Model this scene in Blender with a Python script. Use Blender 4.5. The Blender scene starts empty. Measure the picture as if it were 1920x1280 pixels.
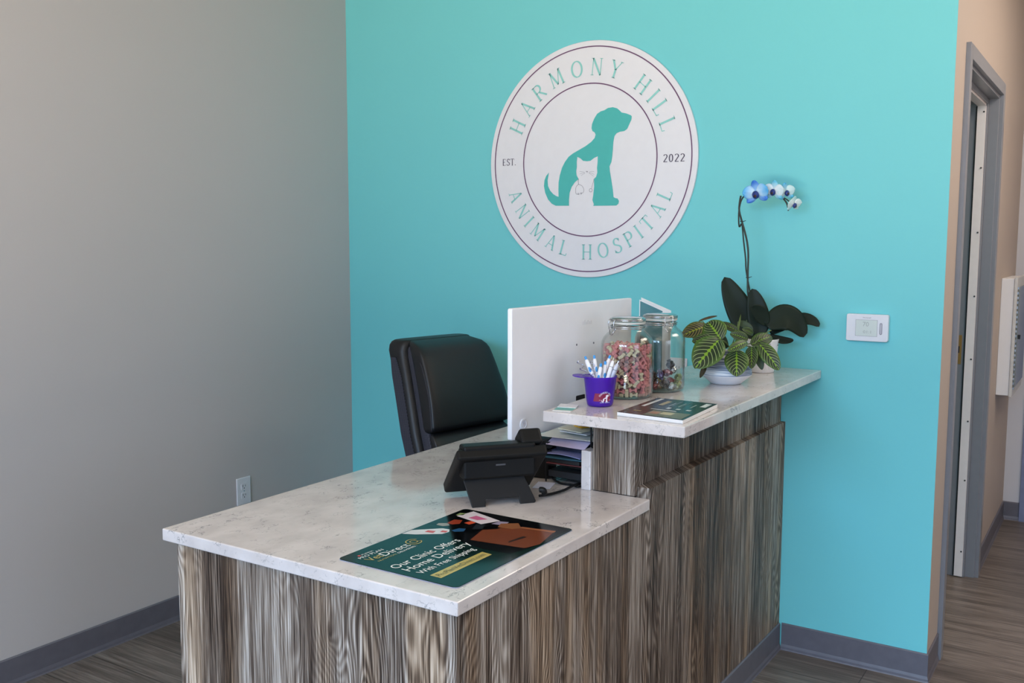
import bpy, bmesh, math, random, json
from mathutils import Vector, Matrix, Euler
sc = bpy.context.scene
COL = sc.collection
PI = math.pi

# ------------------------------------------------------------------ camera
cam_d = bpy.data.cameras.new('camera'); cam = bpy.data.objects.new('camera', cam_d); COL.objects.link(cam)
YAW, PITCH, ROLL = 0.5695, -0.1049, 0.0018
cy, sy, cp, sp = math.cos(YAW), math.sin(YAW), math.cos(PITCH), math.sin(PITCH)
fwd = Vector((-sy*cp, cy*cp, sp)); rgt = Vector((cy, sy, 0)); upv = rgt.cross(fwd)
r2 = rgt*math.cos(ROLL) + upv*math.sin(ROLL); u2 = -rgt*math.sin(ROLL) + upv*math.cos(ROLL)
cam.matrix_world = Matrix(((r2.x, u2.x, -fwd.x, 3.1478), (r2.y, u2.y, -fwd.y, -3.4727), (r2.z, u2.z, -fwd.z, 1.5233), (0, 0, 0, 1)))
cam_d.sensor_width = 36; cam_d.lens = 1803.9/1920*36; cam_d.clip_start = 0.05
sc.camera = cam

# ------------------------------------------------------------------ light and exposure
sc.view_settings.view_transform = 'Standard'; sc.view_settings.look = 'None'
sc.view_settings.gamma = 1; sc.view_settings.use_curve_mapping = False
sc.view_settings.exposure = 0.55
w = bpy.data.worlds.new('daylight'); sc.world = w; w.use_nodes = True
bg = w.node_tree.nodes['Background']; bg.inputs[0].default_value = (0.62, 0.78, 1.0, 1); bg.inputs[1].default_value = 1.0
def area(name, loc, rot, sx, sy_, power, color, spread=180):
    l = bpy.data.lights.new(name, 'AREA'); l.shape = 'RECTANGLE'; l.size = sx; l.size_y = sy_; l.energy = power; l.color = color
    l.spread = math.radians(spread)
    o = bpy.data.objects.new(name, l); COL.objects.link(o); o.location = loc; o.rotation_euler = [math.radians(a) for a in rot]
    return o
# daylight through the shop window: blue sky from above, warm light thrown up from the pavement
area('sky_light', (2.7, -8.4, 3.9), (66, 0, 0), 4.6, 3.4, 860, (0.42, 0.66, 1.0))
area('pavement_light', (2.7, -7.4, 0.0), (180, 0, 0), 5.0, 3.0, 1700, (1.0, 0.85, 0.68))
area('side_fill_light', (7.4, -3.2, 2.2), (75, 0, 90), 3.0, 2.4, 55, (0.70, 0.80, 1.0))  # added fill from the right, brightens the surfaces facing that way
area('hall_ceiling_light', (3.65, 0.5, 2.83), (0, 0, 0), 0.7, 1.8, 24, (1.0, 0.86, 0.74))
area('back_room_light', (1.6, 1.6, 2.8), (0, 0, 0), 0.6, 0.6, 12, (1.0, 0.92, 0.85))

# ------------------------------------------------------------------ materials
def lin(c):
    return tuple((x/255/12.92 if x/255 <= 0.04045 else ((x/255+0.055)/1.055)**2.4) for x in c[:3]) + (1,)
class NT:
    def __init__(s, name):
        s.m = bpy.data.materials.new(name); s.m.use_nodes = True; s.t = s.m.node_tree; s.n = s.t.nodes
        s.b = s.n['Principled BSDF']
    def add(s, typ, **kw):
        n = s.n.new(typ)
        for k, v in kw.items():
            if k.startswith('_'): setattr(n, k[1:], v)
        return n
    def link(s, a, b): s.t.links.new(a, b)
    def math(s, op, a, b=None, c=None, clamp=False):
        n = s.n.new('ShaderNodeMath'); n.operation = op; n.use_clamp = clamp
        for i, x in enumerate((a, b, c)):
            if x is None: continue
            if isinstance(x, (int, float)): n.inputs[i].default_value = x
            else: s.link(x, n.inputs[i])
        return n.outputs[0]
    def ramp(s, fac, stops, interp='LINEAR'):
        n = s.n.new('ShaderNodeValToRGB'); n.color_ramp.interpolation = interp; e = n.color_ramp.elements
        while len(e) < len(stops): e.new(0.5)
        for el, (p, c) in zip(e, stops):
            el.position = p; el.color = c if len(c) == 4 and max(c) <= 1.0 else lin(c)
        s.link(fac, n.inputs[0]); return n.outputs[0]
    def mix(s, fac, a, b, mode='MIX'):
        n = s.n.new('ShaderNodeMix'); n.data_type = 'RGBA'; n.blend_type = mode
        for i, x in ((0, fac), (6, a), (7, b)):
            if isinstance(x, (int, float)): n.inputs[i].default_value = x
            elif isinstance(x, tuple): n.inputs[i].default_value = x
            else: s.link(x, n.inputs[i])
        return n.outputs[2]
    def noise(s, vec, scale, detail=3, rough=0.5):
        n = s.n.new('ShaderNodeTexNoise'); n.inputs['Scale'].default_value = scale; n.inputs['Detail'].default_value = detail
        n.inputs['Roughness'].default_value = rough
        if vec is not None: s.link(vec, n.inputs['Vector'])
        return n.outputs['Fac']
    def coord(s, out='Object'):
        return s.n.new('ShaderNodeTexCoord').outputs[out]
    def xyz(s, v):
        n = s.n.new('ShaderNodeSeparateXYZ'); s.link(v, n.inputs[0]); return n.outputs
    def comb(s, x, y, z):
        n = s.n.new('ShaderNodeCombineXYZ')
        for i, a in enumerate((x, y, z)):
            if isinstance(a, (int, float)): n.inputs[i].default_value = a
            else: s.link(a, n.inputs[i])
        return n.outputs[0]
    def bump(s, h, strength=0.2, dist=0.002):
        n = s.n.new('ShaderNodeBump'); n.inputs['Strength'].default_value = strength; n.inputs['Distance'].default_value = dist
        s.link(h, n.inputs['Height']); s.link(n.outputs[0], s.b.inputs['Normal'])
    def base(s, c):
        if isinstance(c, tuple): s.b.inputs['Base Color'].default_value = c
        else: s.link(c, s.b.inputs['Base Color'])
    def set(s, **k):
        names = {'rough': 'Roughness', 'metal': 'Metallic', 'spec': 'Specular IOR Level', 'coat': 'Coat Weight', 'coatr': 'Coat Roughness',
                 'sss': 'Subsurface Weight', 'alpha': 'Alpha', 'trans': 'Transmission Weight', 'sheen': 'Sheen Weight'}
        for a, v in k.items(): s.b.inputs[names[a]].default_value = v
_mats = {}
def mat(name, c, rough=0.5, metal=0, var=0.06, scale=30, bump=0, bscale=200, **kw):
    if name in _mats: return _mats[name]
    t = NT(name); co = t.coord()
    n = t.noise(co, scale, 3)
    col = lin(c); dark = tuple(x*(1-var) for x in col[:3]) + (1,); lite = tuple(min(1, x*(1+var)) for x in col[:3]) + (1,)
    r = t.n.new('ShaderNodeValToRGB'); r.color_ramp.elements[0].position = 0.3; r.color_ramp.elements[1].position = 0.7
    r.color_ramp.elements[0].color = dark; r.color_ramp.elements[1].color = lite
    t.link(n, r.inputs[0]); t.base(r.outputs[0]); t.set(rough=rough, metal=metal, **kw)
    if bump: t.bump(t.noise(co, bscale, 2), bump, 0.001)
    _mats[name] = t.m; return t.m

def wood_material(name, bright=1.0):
    t = NT(name); o = t.xyz(t.coord())
    u = t.math('ADD', o[0], o[1]); z = o[2]
    def P(a, b): return t.comb(t.math('MULTIPLY', u, a), 3.7, t.math('MULTIPLY', z, b))
    warp = t.noise(P(7, 1.5), 1.0, 2, 0.45)
    vo = t.n.new('ShaderNodeTexVoronoi'); vo.inputs['Scale'].default_value = 1.0
    t.link(t.comb(t.math('MULTIPLY', u, 6.4), 1.3, t.math('MULTIPLY', z, 2.0)), vo.inputs['Vector'])
    kd = t.math('ADD', vo.outputs['Distance'], t.math('MULTIPLY', t.math('SUBTRACT', warp, 0.5), 0.10))
    g = t.math('ADD', t.math('ADD', t.math('MULTIPLY', u, 75.0), t.math('MULTIPLY', warp, 30.0)), t.math('DIVIDE', 0.9, t.math('ADD', t.math('MAXIMUM', kd, 0.0), 0.10)))
    lines = t.math('ADD', t.math('MULTIPLY', t.math('SINE', t.math('MULTIPLY', g, 7.0)), 0.5), 0.5)
    fine = t.noise(P(300, 7), 1.0, 3, 0.6)
    med = t.noise(P(55, 1.6), 1.0, 4, 0.6)
    tone = t.noise(P(9, 0.22), 1.0, 2, 0.5)
    amt = t.math('MULTIPLY', lines, t.ramp(t.noise(P(6, 0.7), 1.0, 2), [(0.42, (0.05, 0.05, 0.05, 1)), (0.62, (0.9, 0.9, 0.9, 1))]))
    v = t.math('ADD', t.math('MULTIPLY', t.math('SUBTRACT', fine, 0.5), 0.95), t.math('MULTIPLY', t.math('SUBTRACT', med, 0.5), 0.55))
    fine2 = t.noise(P(620, 5), 1.0, 2, 0.5)
    v = t.math('ADD', v, t.math('MULTIPLY', t.math('SUBTRACT', fine2, 0.5), 1.0))
    v = t.math('ADD', t.math('ADD', v, 0.50), t.math('MULTIPLY', t.math('SUBTRACT', amt, .25), 0.30))
    v = t.math('ADD', v, t.math('MULTIPLY', t.math('SUBTRACT', tone, 0.5), 0.75))
    km = t.ramp(kd, [(0.015, (1, 1, 1, 1)), (0.075, (0, 0, 0, 1))])
    v = t.math('SUBTRACT', v, t.math('MULTIPLY', km, 0.42))
    grey = t.ramp(v, [(0.18, (40, 31, 25)), (0.40, (86, 73, 64)), (0.58, (131, 118, 106)), (0.76, (174, 164, 153)), (0.96, (212, 204, 195))])
    tan = t.ramp(v, [(0.20, (44, 33, 25)), (0.42, (96, 77, 61)), (0.60, (142, 121, 100)), (0.78, (182, 159, 135)), (0.98, (212, 194, 172))])
    tsel = t.ramp(t.noise(P(15, 0.5), 1.0, 2), [(0.47, (0, 0, 0, 1)), (0.62, (.9, .9, .9, 1))])
    c = t.mix(tsel, grey, tan)
    if bright != 1.0: c = t.mix(1.0, c, (bright, bright, bright, 1), 'MULTIPLY')
    t.base(c); t.set(rough=0.52, spec=0.22)
    t.bump(t.math('ADD', v, t.math('MULTIPLY', fine, 0.6)), 0.25, 0.0008)
    return t.m

def quartz_material(name):
    t = NT(name); co = t.coord()
    mp = t.n.new('ShaderNodeMapping'); t.link(co, mp.inputs[0]); mp.inputs['Scale'].default_value = (1.25, 0.9, 1.2); mp.inputs['Rotation'].default_value = (0.3, 0.1, 0.6)
    v = mp.outputs[0]
    n = t.noise(v, 42, 3, 0.55); ridge = t.math('ABSOLUTE', t.math('SUBTRACT', n, 0.5))
    thin = t.ramp(ridge, [(0.006, (1, 1, 1, 1)), (0.028, (0, 0, 0, 1))])
    mask = t.ramp(t.noise(v, 19, 3, 0.6), [(0.50, (0, 0, 0, 1)), (0.60, (1, 1, 1, 1))])
    mask2 = t.ramp(t.noise(v, 4.5, 2), [(0.40, (0.25, 0.25, 0.25, 1)), (0.60, (1, 1, 1, 1))])
    f = t.math('MULTIPLY', t.math('MULTIPLY', thin, mask), t.math('MULTIPLY', mask2, 0.72))
    cloud = t.ramp(t.noise(v, 11, 4), [(0.35, (202, 193, 189)), (0.65, (218, 210, 206))])
    t.base(t.mix(f, cloud, lin((84, 90, 92)))); t.set(rough=0.09, spec=0.55, coat=0.25, coatr=0.05)
    return t.m

def floor_material():
    t = NT('vinyl_plank'); o = t.xyz(t.coord())
    br = t.n.new('ShaderNodeTexBrick'); br.offset = 0.37
    t.link(t.comb(t.math('MULTIPLY', o[0], 1.0), o[1], 0.0), br.inputs['Vector'])
    br.inputs['Scale'].default_value = 1.0; br.inputs['Brick Width'].default_value = 1.22; br.inputs['Row Height'].default_value = 0.18
    br.inputs['Mortar Size'].default_value = 0.0018; br.inputs['Color1'].default_value = (0.30, 0.30, 0.30, 1); br.inputs['Color2'].default_value = (0.62, 0.62, 0.62, 1)
    br.inputs['Mortar'].default_value = (0, 0, 0, 1)
    st = t.noise(t.comb(t.math('MULTIPLY', o[0], 5.0), t.math('MULTIPLY', o[1], 110.0), 0.0), 1.0, 4, 0.6)
    md = t.noise(t.comb(t.math('MULTIPLY', o[0], 1.6), t.math('MULTIPLY', o[1], 18.0), 2.0), 1.0, 3, 0.6)
    v = t.math('ADD', t.math('MULTIPLY', st, 0.6), t.math('MULTIPLY', md, 0.5))
    v = t.math('ADD', v, t.math('MULTIPLY', t.math('SUBTRACT', br.outputs['Color'], 0.46), 0.22))
    c = t.ramp(v, [(0.30, (58, 51, 46)), (0.52, (96, 87, 80)), (0.75, (136, 126, 118))])
    c = t.mix(br.outputs['Fac'], c, lin((60, 54, 50)))
    t.base(c); t.set(rough=0.38, spec=0.4); t.bump(st, 0.15, 0.0006)
    return t.m

def wall_paint(name, c, var=0.025):
    t = NT(name); co = t.coord(); n = t.noise(co, 1.6, 3, 0.6)
    col = lin(c)
    t.base(t.mix(n, tuple(x*(1-var) for x in col[:3])+(1,), tuple(min(1, x*(1+var)) for x in col[:3])+(1,)))
    t.set(rough=0.55, spec=0.3); t.bump(t.noise(co, 260, 2), 0.05, 0.0006)
    return t.m

def glass_material(name, tint=(1, 1, 1, 1), gloss=1.0):
    # thin clear glass: what is not mirrored passes straight through
    m = bpy.data.materials.new(name); m.use_nodes = True; t = m.node_tree; n = t.nodes; n.clear()
    out = n.new('ShaderNodeOutputMaterial'); mx = n.new('ShaderNodeMixShader'); tr = n.new('ShaderNodeBsdfTransparent'); gl = n.new('ShaderNodeBsdfGlossy')
    lw = n.new('ShaderNodeLayerWeight'); lw.inputs['Blend'].default_value = 0.5; pw = n.new('ShaderNodeMath'); pw.operation = 'POWER'; pw.inputs[1].default_value = 3.0
    fr = n.new('ShaderNodeMath'); fr.operation = 'MULTIPLY_ADD'; fr.inputs[1].default_value = 0.70; fr.inputs[2].default_value = 0.035
    t.links.new(lw.outputs['Facing'], pw.inputs[0]); t.links.new(pw.outputs[0], fr.inputs[0]); gl.inputs['Roughness'].default_value = 0.015; tr.inputs[0].default_value = tint
    mu = n.new('ShaderNodeMath'); mu.operation = 'MULTIPLY'; mu.inputs[1].default_value = gloss; mu.use_clamp = True
    no = n.new('ShaderNodeTexNoise'); no.inputs['Scale'].default_value = 14; bu = n.new('ShaderNodeBump'); bu.inputs['Strength'].default_value = 0.06; bu.inputs['Distance'].default_value = 0.003
    t.links.new(no.outputs['Fac'], bu.inputs['Height']); t.links.new(bu.outputs[0], gl.inputs['Normal'])
    t.links.new(fr.outputs[0], mu.inputs[0]); t.links.new(mu.outputs[0], mx.inputs[0]); t.links.new(tr.outputs[0], mx.inputs[1]); t.links.new(gl.outputs[0], mx.inputs[2]); t.links.new(mx.outputs[0], out.inputs[0])
    return m

# ------------------------------------------------------------------ builders
def tag(o, label=None, cat=None, group=None, kind=None):
    if label: o['label'] = label
    if cat: o['category'] = cat
    if group: o['group'] = group
    if kind: o['kind'] = kind
    return o
def thing(name, label, cat, loc=(0, 0, 0), rz=0, group=None):
    o = bpy.data.objects.new(name, None); COL.objects.link(o); o.location = loc; o.rotation_euler = (0, 0, rz); o.empty_display_size = 0.05
    return tag(o, label, cat, group)
class MB:
    """collects shapes, links them as one mesh object"""
    def __init__(s): s.v = []; s.f = []; s.mi = []; s.uv = {}; s.cur = 0
    def add(s, vs, fs, uvs=None):
        k = len(s.v); s.v += [tuple(p) for p in vs]
        for f in fs: s.f.append(tuple(k+i for i in f)); s.mi.append(s.cur)
        if uvs:
            for i, q in enumerate(uvs): s.uv[k+i] = q
        return s
    def box(s, x0, x1, y0, y1, z0, z1):
        return s.add([(x0, y0, z0), (x1, y0, z0), (x1, y1, z0), (x0, y1, z0), (x0, y0, z1), (x1, y0, z1), (x1, y1, z1), (x0, y1, z1)],
                     [(3, 2, 1, 0), (4, 5, 6, 7), (0, 1, 5, 4), (1, 2, 6, 5), (2, 3, 7, 6), (3, 0, 4, 7)])
    def prism(s, pts, z0, z1):
        n = len(pts)
        return s.add([(x, y, z0) for x, y in pts]+[(x, y, z1) for x, y in pts],
                     [tuple(range(n))[::-1], tuple(range(n, 2*n))]+[(i, (i+1) % n, n+(i+1) % n, n+i) for i in range(n)])
    def loft(s, loops, cap=(True, True)):
        n = len(loops[0]); vs = [p for l in loops for p in l]; fs = []
        for k in range(len(loops)-1):
            for i in range(n):
                j = (i+1) % n; fs.append((k*n+i, k*n+j, (k+1)*n+j, (k+1)*n+i))
        if cap[0]: fs.append(tuple(range(n))[::-1])
        if cap[1]: fs.append(tuple((len(loops)-1)*n+i for i in range(n)))
        return s.add(vs, fs)
    def lathe(s, prof, seg=48, c=(0, 0, 0), closed=False):
        loops = [[(c[0]+r*math.cos(2*PI*i/seg), c[1]+r*math.sin(2*PI*i/seg), c[2]+z) for i in range(seg)] for r, z in prof]
        if closed: loops.append(loops[0])
        return s.loft(loops, (not closed, not closed))
    def tube(s, pts, r, seg=8, closed=False):
        pts = [Vector(p) for p in pts]; n = len(pts); loops = []
        ref = Vector((0, 0, 1)); prev = None
        for i, p in enumerate(pts):
            if closed: d = pts[(i+1) % n]-pts[i-1]
            else: d = pts[min(i+1, n-1)]-pts[max(i-1, 0)]
            if d.length < 1e-9: d = Vector((0, 0, 1))
            d.normalize()
            if prev is None:
                a = d.cross(ref)
                if a.length < 0.1: a = d.cross(Vector((1, 0, 0)))
            else: a = prev - d*prev.dot(d)
            if a.length < 1e-6: a = d.orthogonal()
            a.normalize(); prev = a; b = d.cross(a)
            rr = r[i] if isinstance(r, (list, tuple)) else r
            loops.append([tuple(p+a*rr*math.cos(2*PI*k/seg)+b*rr*math.sin(2*PI*k/seg)) for k in range(seg)])
        if closed: loops.append(loops[0]); return s.loft(loops, (False, False))
        return s.loft(loops)
    def build(s, name, mats, parent=None, smooth=False, bevel=0, seg=2, sub=0, angle=35, loc=None):
        me = bpy.data.meshes.new(name); me.from_pydata(s.v, [], s.f)
        if not isinstance(mats, (list, tuple)): mats = [mats]
        for m in mats: me.materials.append(m)
        if s.uv:
            ul = me.uv_layers.new(name='UVMap')
            for l in me.loops: ul.data[l.index].uv = s.uv.get(l.vertex_index, (0, 0))
        for p, mi in zip(me.polygons, s.mi): p.material_index = mi; p.use_smooth = bool(smooth)
        bm = bmesh.new(); bm.from_mesh(me); bmesh.ops.recalc_face_normals(bm, faces=bm.faces); bm.to_mesh(me); bm.free()
        me.validate(); me.update()
        o = bpy.data.objects.new(name, me); COL.objects.link(o)
        if loc: o.location = loc
        if parent is not None: o.parent = parent
        if bevel:
            b = o.modifiers.new('bevel', 'BEVEL'); b.width = bevel; b.segments = seg; b.limit_method = 'ANGLE'; b.angle_limit = math.radians(angle)
            b.harden_normals = False
        if sub:
            b = o.modifiers.new('sub', 'SUBSURF'); b.levels = sub; b.render_levels = sub
        return o
def rrect(a, b, n=28, e=5, cx=0, cy_=0, z=0, plane='xy'):
    out = []
    for i in range(n):
        t = 2*PI*(i+0.5)/n; c, s_ = math.cos(t), math.sin(t)
        x = cx+a*math.copysign(abs(c)**(2/e), c); y = cy_+b*math.copysign(abs(s_)**(2/e), s_)
        out.append((x, y, z))
    return out
def rounded_poly(x0, x1, y0, y1, r, k=5):
    pts = []
    for cx, cy_, a0 in ((x1-r, y1-r, 0), (x0+r, y1-r, 90), (x0+r, y0+r, 180), (x1-r, y0+r, 270)):
        for i in range(k+1):
            a = math.radians(a0+90*i/k); pts.append((cx+r*math.cos(a), cy_+r*math.sin(a)))
    return pts
def smooth_line(pts, k=6):
    P = [Vector(p) for p in pts]; out = []
    for i in range(len(P)-1):
        a, b, c, d = P[max(i-1, 0)], P[i], P[i+1], P[min(i+2, len(P)-1)]
        for j in range(k):
            t = j/k; out.append(0.5*((2*b)+(c-a)*t+(2*a-5*b+4*c-d)*t*t+(3*b-a-3*c+d)*t**3))
    out.append(P[-1]); return out
def text_mesh(s, target_w=None, target_h=None, bold=0.0):
    """default sans lettering as flat geometry: (verts, faces) with its lower-left corner at 0,0"""
    cu = bpy.data.curves.new('t', 'FONT'); cu.body = s; cu.size = 1; cu.offset = bold; cu.resolution_u = 3
    ob = bpy.data.objects.new('t', cu); COL.objects.link(ob)
    dg = bpy.context.evaluated_depsgraph_get(); me = bpy.data.meshes.new_from_object(ob.evaluated_get(dg))
    vs = [tuple(v.co) for v in me.vertices]; fs = [tuple(p.vertices) for p in me.polygons]
    bpy.data.objects.remove(ob); bpy.data.curves.remove(cu); bpy.data.meshes.remove(me)
    x0 = min(v[0] for v in vs); x1 = max(v[0] for v in vs)
    sx = (target_w/(x1-x0)) if target_w else 1; s_y = (target_h/0.73) if target_h else sx
    return [((v[0]-x0)*sx, v[1]*s_y) for v in vs], fs
def tri_poly(pts):
    from mathutils.geometry import tessellate_polygon
    return [tuple(t) for t in tessellate_polygon([[Vector((p[0], p[1], 0)) for p in pts]])]

# serif capitals drawn as strokes, thick where they run upright
def glyph(ch):
    S = []
    def st(pts, w=None): S.append((pts, w))
    def arc(cx, cy_, rx, ry, a0, a1, n=14): return [(cx+rx*math.cos(math.radians(a0+(a1-a0)*i/n)), cy_+ry*math.sin(math.radians(a0+(a1-a0)*i/n))) for i in range(n+1)]
    def serif(x, y, w=0.12): st([(x-w, y), (x+w, y)], 0.035)
    W = 0.8
    if ch == 'H':
        st([(.14, 0), (.14, 1)]); st([(.66, 0), (.66, 1)]); st([(.14, .5), (.66, .5)], .05)
        for x in (.14, .66):
            for y in (.015, .985): serif(x, y)
    elif ch == 'A':
        st([(.10, 0), (.38, 1)], .055); st([(.38, 1), (.68, 0)], .12); st([(.2, .33), (.58, .33)], .05); serif(.10, .015, .1); serif(.68, .015, .1); W = .78
    elif ch == 'R':
        st([(.14, 0), (.14, 1)]); st([(.14, .97), (.38, .97)]+arc(.36, .74, .22, .23, 90, -90)+[(.14, .51)]); st([(.36, .5), (.70, .02)], .11); serif(.14, .015); serif(.12, .985, .1); W = .76
    elif ch == 'M':
        st([(.12, 0), (.16, 1)], .055); st([(.16, 1), (.47, .1)], .12); st([(.47, .1), (.80, 1)], .055); st([(.80, 1), (.84, 0)], .12); serif(.12, .015, .1); serif(.84, .015); serif(.12, .985, .07); serif(.85, .985, .07); W = .98
    elif ch == 'O': st(arc(.42, .5, .34, .47, 0, 360, 30)); W = .84
    elif ch == 'N':
        st([(.14, 0), (.14, 1)], .055); st([(.14, 1), (.68, 0)], .12); st([(.68, 0), (.68, 1)], .055); serif(.14, .015, .1); serif(.1, .985, .08); serif(.68, .985, .1); W = .82
    elif ch == 'Y':
        st([(.06, 1), (.36, .48)], .12); st([(.66, 1), (.36, .48)], .055); st([(.36, .5), (.36, 0)]); serif(.36, .015); serif(.06, .985, .1); serif(.66, .985, .1); W = .72
    elif ch == 'I': st([(.16, 0), (.16, 1)]); serif(.16, .015); serif(.16, .985); W = .32
    elif ch == 'L': st([(.14, 0), (.14, 1)]); st([(.14, .03), (.56, .03)], .05); st([(.56, .02), (.59, .2)], .05); serif(.12, .985, .12); serif(.12, .015, .1); W = .62
    elif ch == 'S': st(arc(.32, .74, .2, .235, 20, 215, 12)+arc(.28, .26, .24, .24, 70, -160, 14)); st([(.51, .72), (.53, .95)], .04); st([(.05, .05), (.05, .28)], .04); W = .6
    elif ch == 'P': st([(.14, 0), (.14, 1)]); st([(.14, .97), (.36, .97)]+arc(.36, .72, .22, .25, 90, -90)+[(.14, .47)]); serif(.14, .015); serif(.12, .985, .1); W = .66
    elif ch == 'T': st([(.34, 0), (.34, 1)]); st([(.04, .97), (.64, .97)], .05); st([(.04, .98), (.02, .78)], .045); st([(.64, .98), (.66, .78)], .045); serif(.34, .015); W = .68
    elif ch == 'E': st([(.14, 0), (.14, 1)]); [st([(.1, y), (.54, y)], .05) for y in (.03, .97)]; st([(.14, .52), (.46, .52)], .05); st([(.55, .02), (.57, .2)], .045); st([(.54, .98), (.54, .8)], .045); W = .64
    elif ch == '2': st(arc(.28, .74, .2, .23, 160, -30, 12)+[(.1, .06)]); st([(.06, .04), (.52, .04)], .08); W = .58
    elif ch == '0': st(arc(.28, .5, .2, .47, 0, 360, 26)); W = .58
    elif ch == '.': st([(.1, .0), (.1, .12)], .12); W = .24
    elif ch == ' ': W = .42
    return S, W
def stroke_quads(pts, w, tmin=.055, tmax=.125):
    vs = []; fs = []; n = len(pts)
    for i, (x, y) in enumerate(pts):
        a = pts[max(i-1, 0)]; b = pts[min(i+1, n-1)]; dx, dy = b[0]-a[0], b[1]-a[1]; L = math.hypot(dx, dy) or 1
        ww = w if w else tmin+(tmax-tmin)*abs(dy/L)
        nx, ny = -dy/L*ww/2, dx/L*ww/2
        vs += [(x+nx, y+ny), (x-nx, y-ny)]
        if i: k = 2*i; fs.append((k-2, k-1, k+1, k))
    return vs, fs
def serif_word(word, place, gap=.12):
    """place(x_total_fraction_offset, x, y): maps em coordinates (x along the word, y up) to 2D"""
    W = sum(glyph(c)[1] for c in word)+gap*(len(word)-1); x = 0; V = []; Fc = []
    for c in word:
        S, w_ = glyph(c)
        for pts, wd in S:
            vs, fs = stroke_quads(pts, wd); k = len(V)
            V += [place(x+w_/2, vx-w_/2, vy, W) for vx, vy in vs]; Fc += [tuple(k+i for i in f) for f in fs]
        x += w_+gap
    return V, Fc
def arc_word(word, r, a0, a1, cap, top=True):
    """letters on a circle between angles a0..a1 (degrees, centre of first and last letter)"""
    gw = [glyph(c)[1] for c in word]; pos = []; x = 0
    for i, w_ in enumerate(gw): pos.append(x+w_/2); x += w_+.12
    def place(xc, dx, y, W):
        f = (xc-pos[0])/(pos[-1]-pos[0]); a = math.radians(a0+(a1-a0)*f)
        er = Vector((math.cos(a), math.sin(a))); et = Vector((math.sin(a), -math.cos(a)))
        if top: p = er*(r+(y-.5)*cap)+et*dx*cap
        else: p = er*(r-(y-.5)*cap)-et*dx*cap
        return (p.x, p.y)
    return serif_word(word, place)
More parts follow.
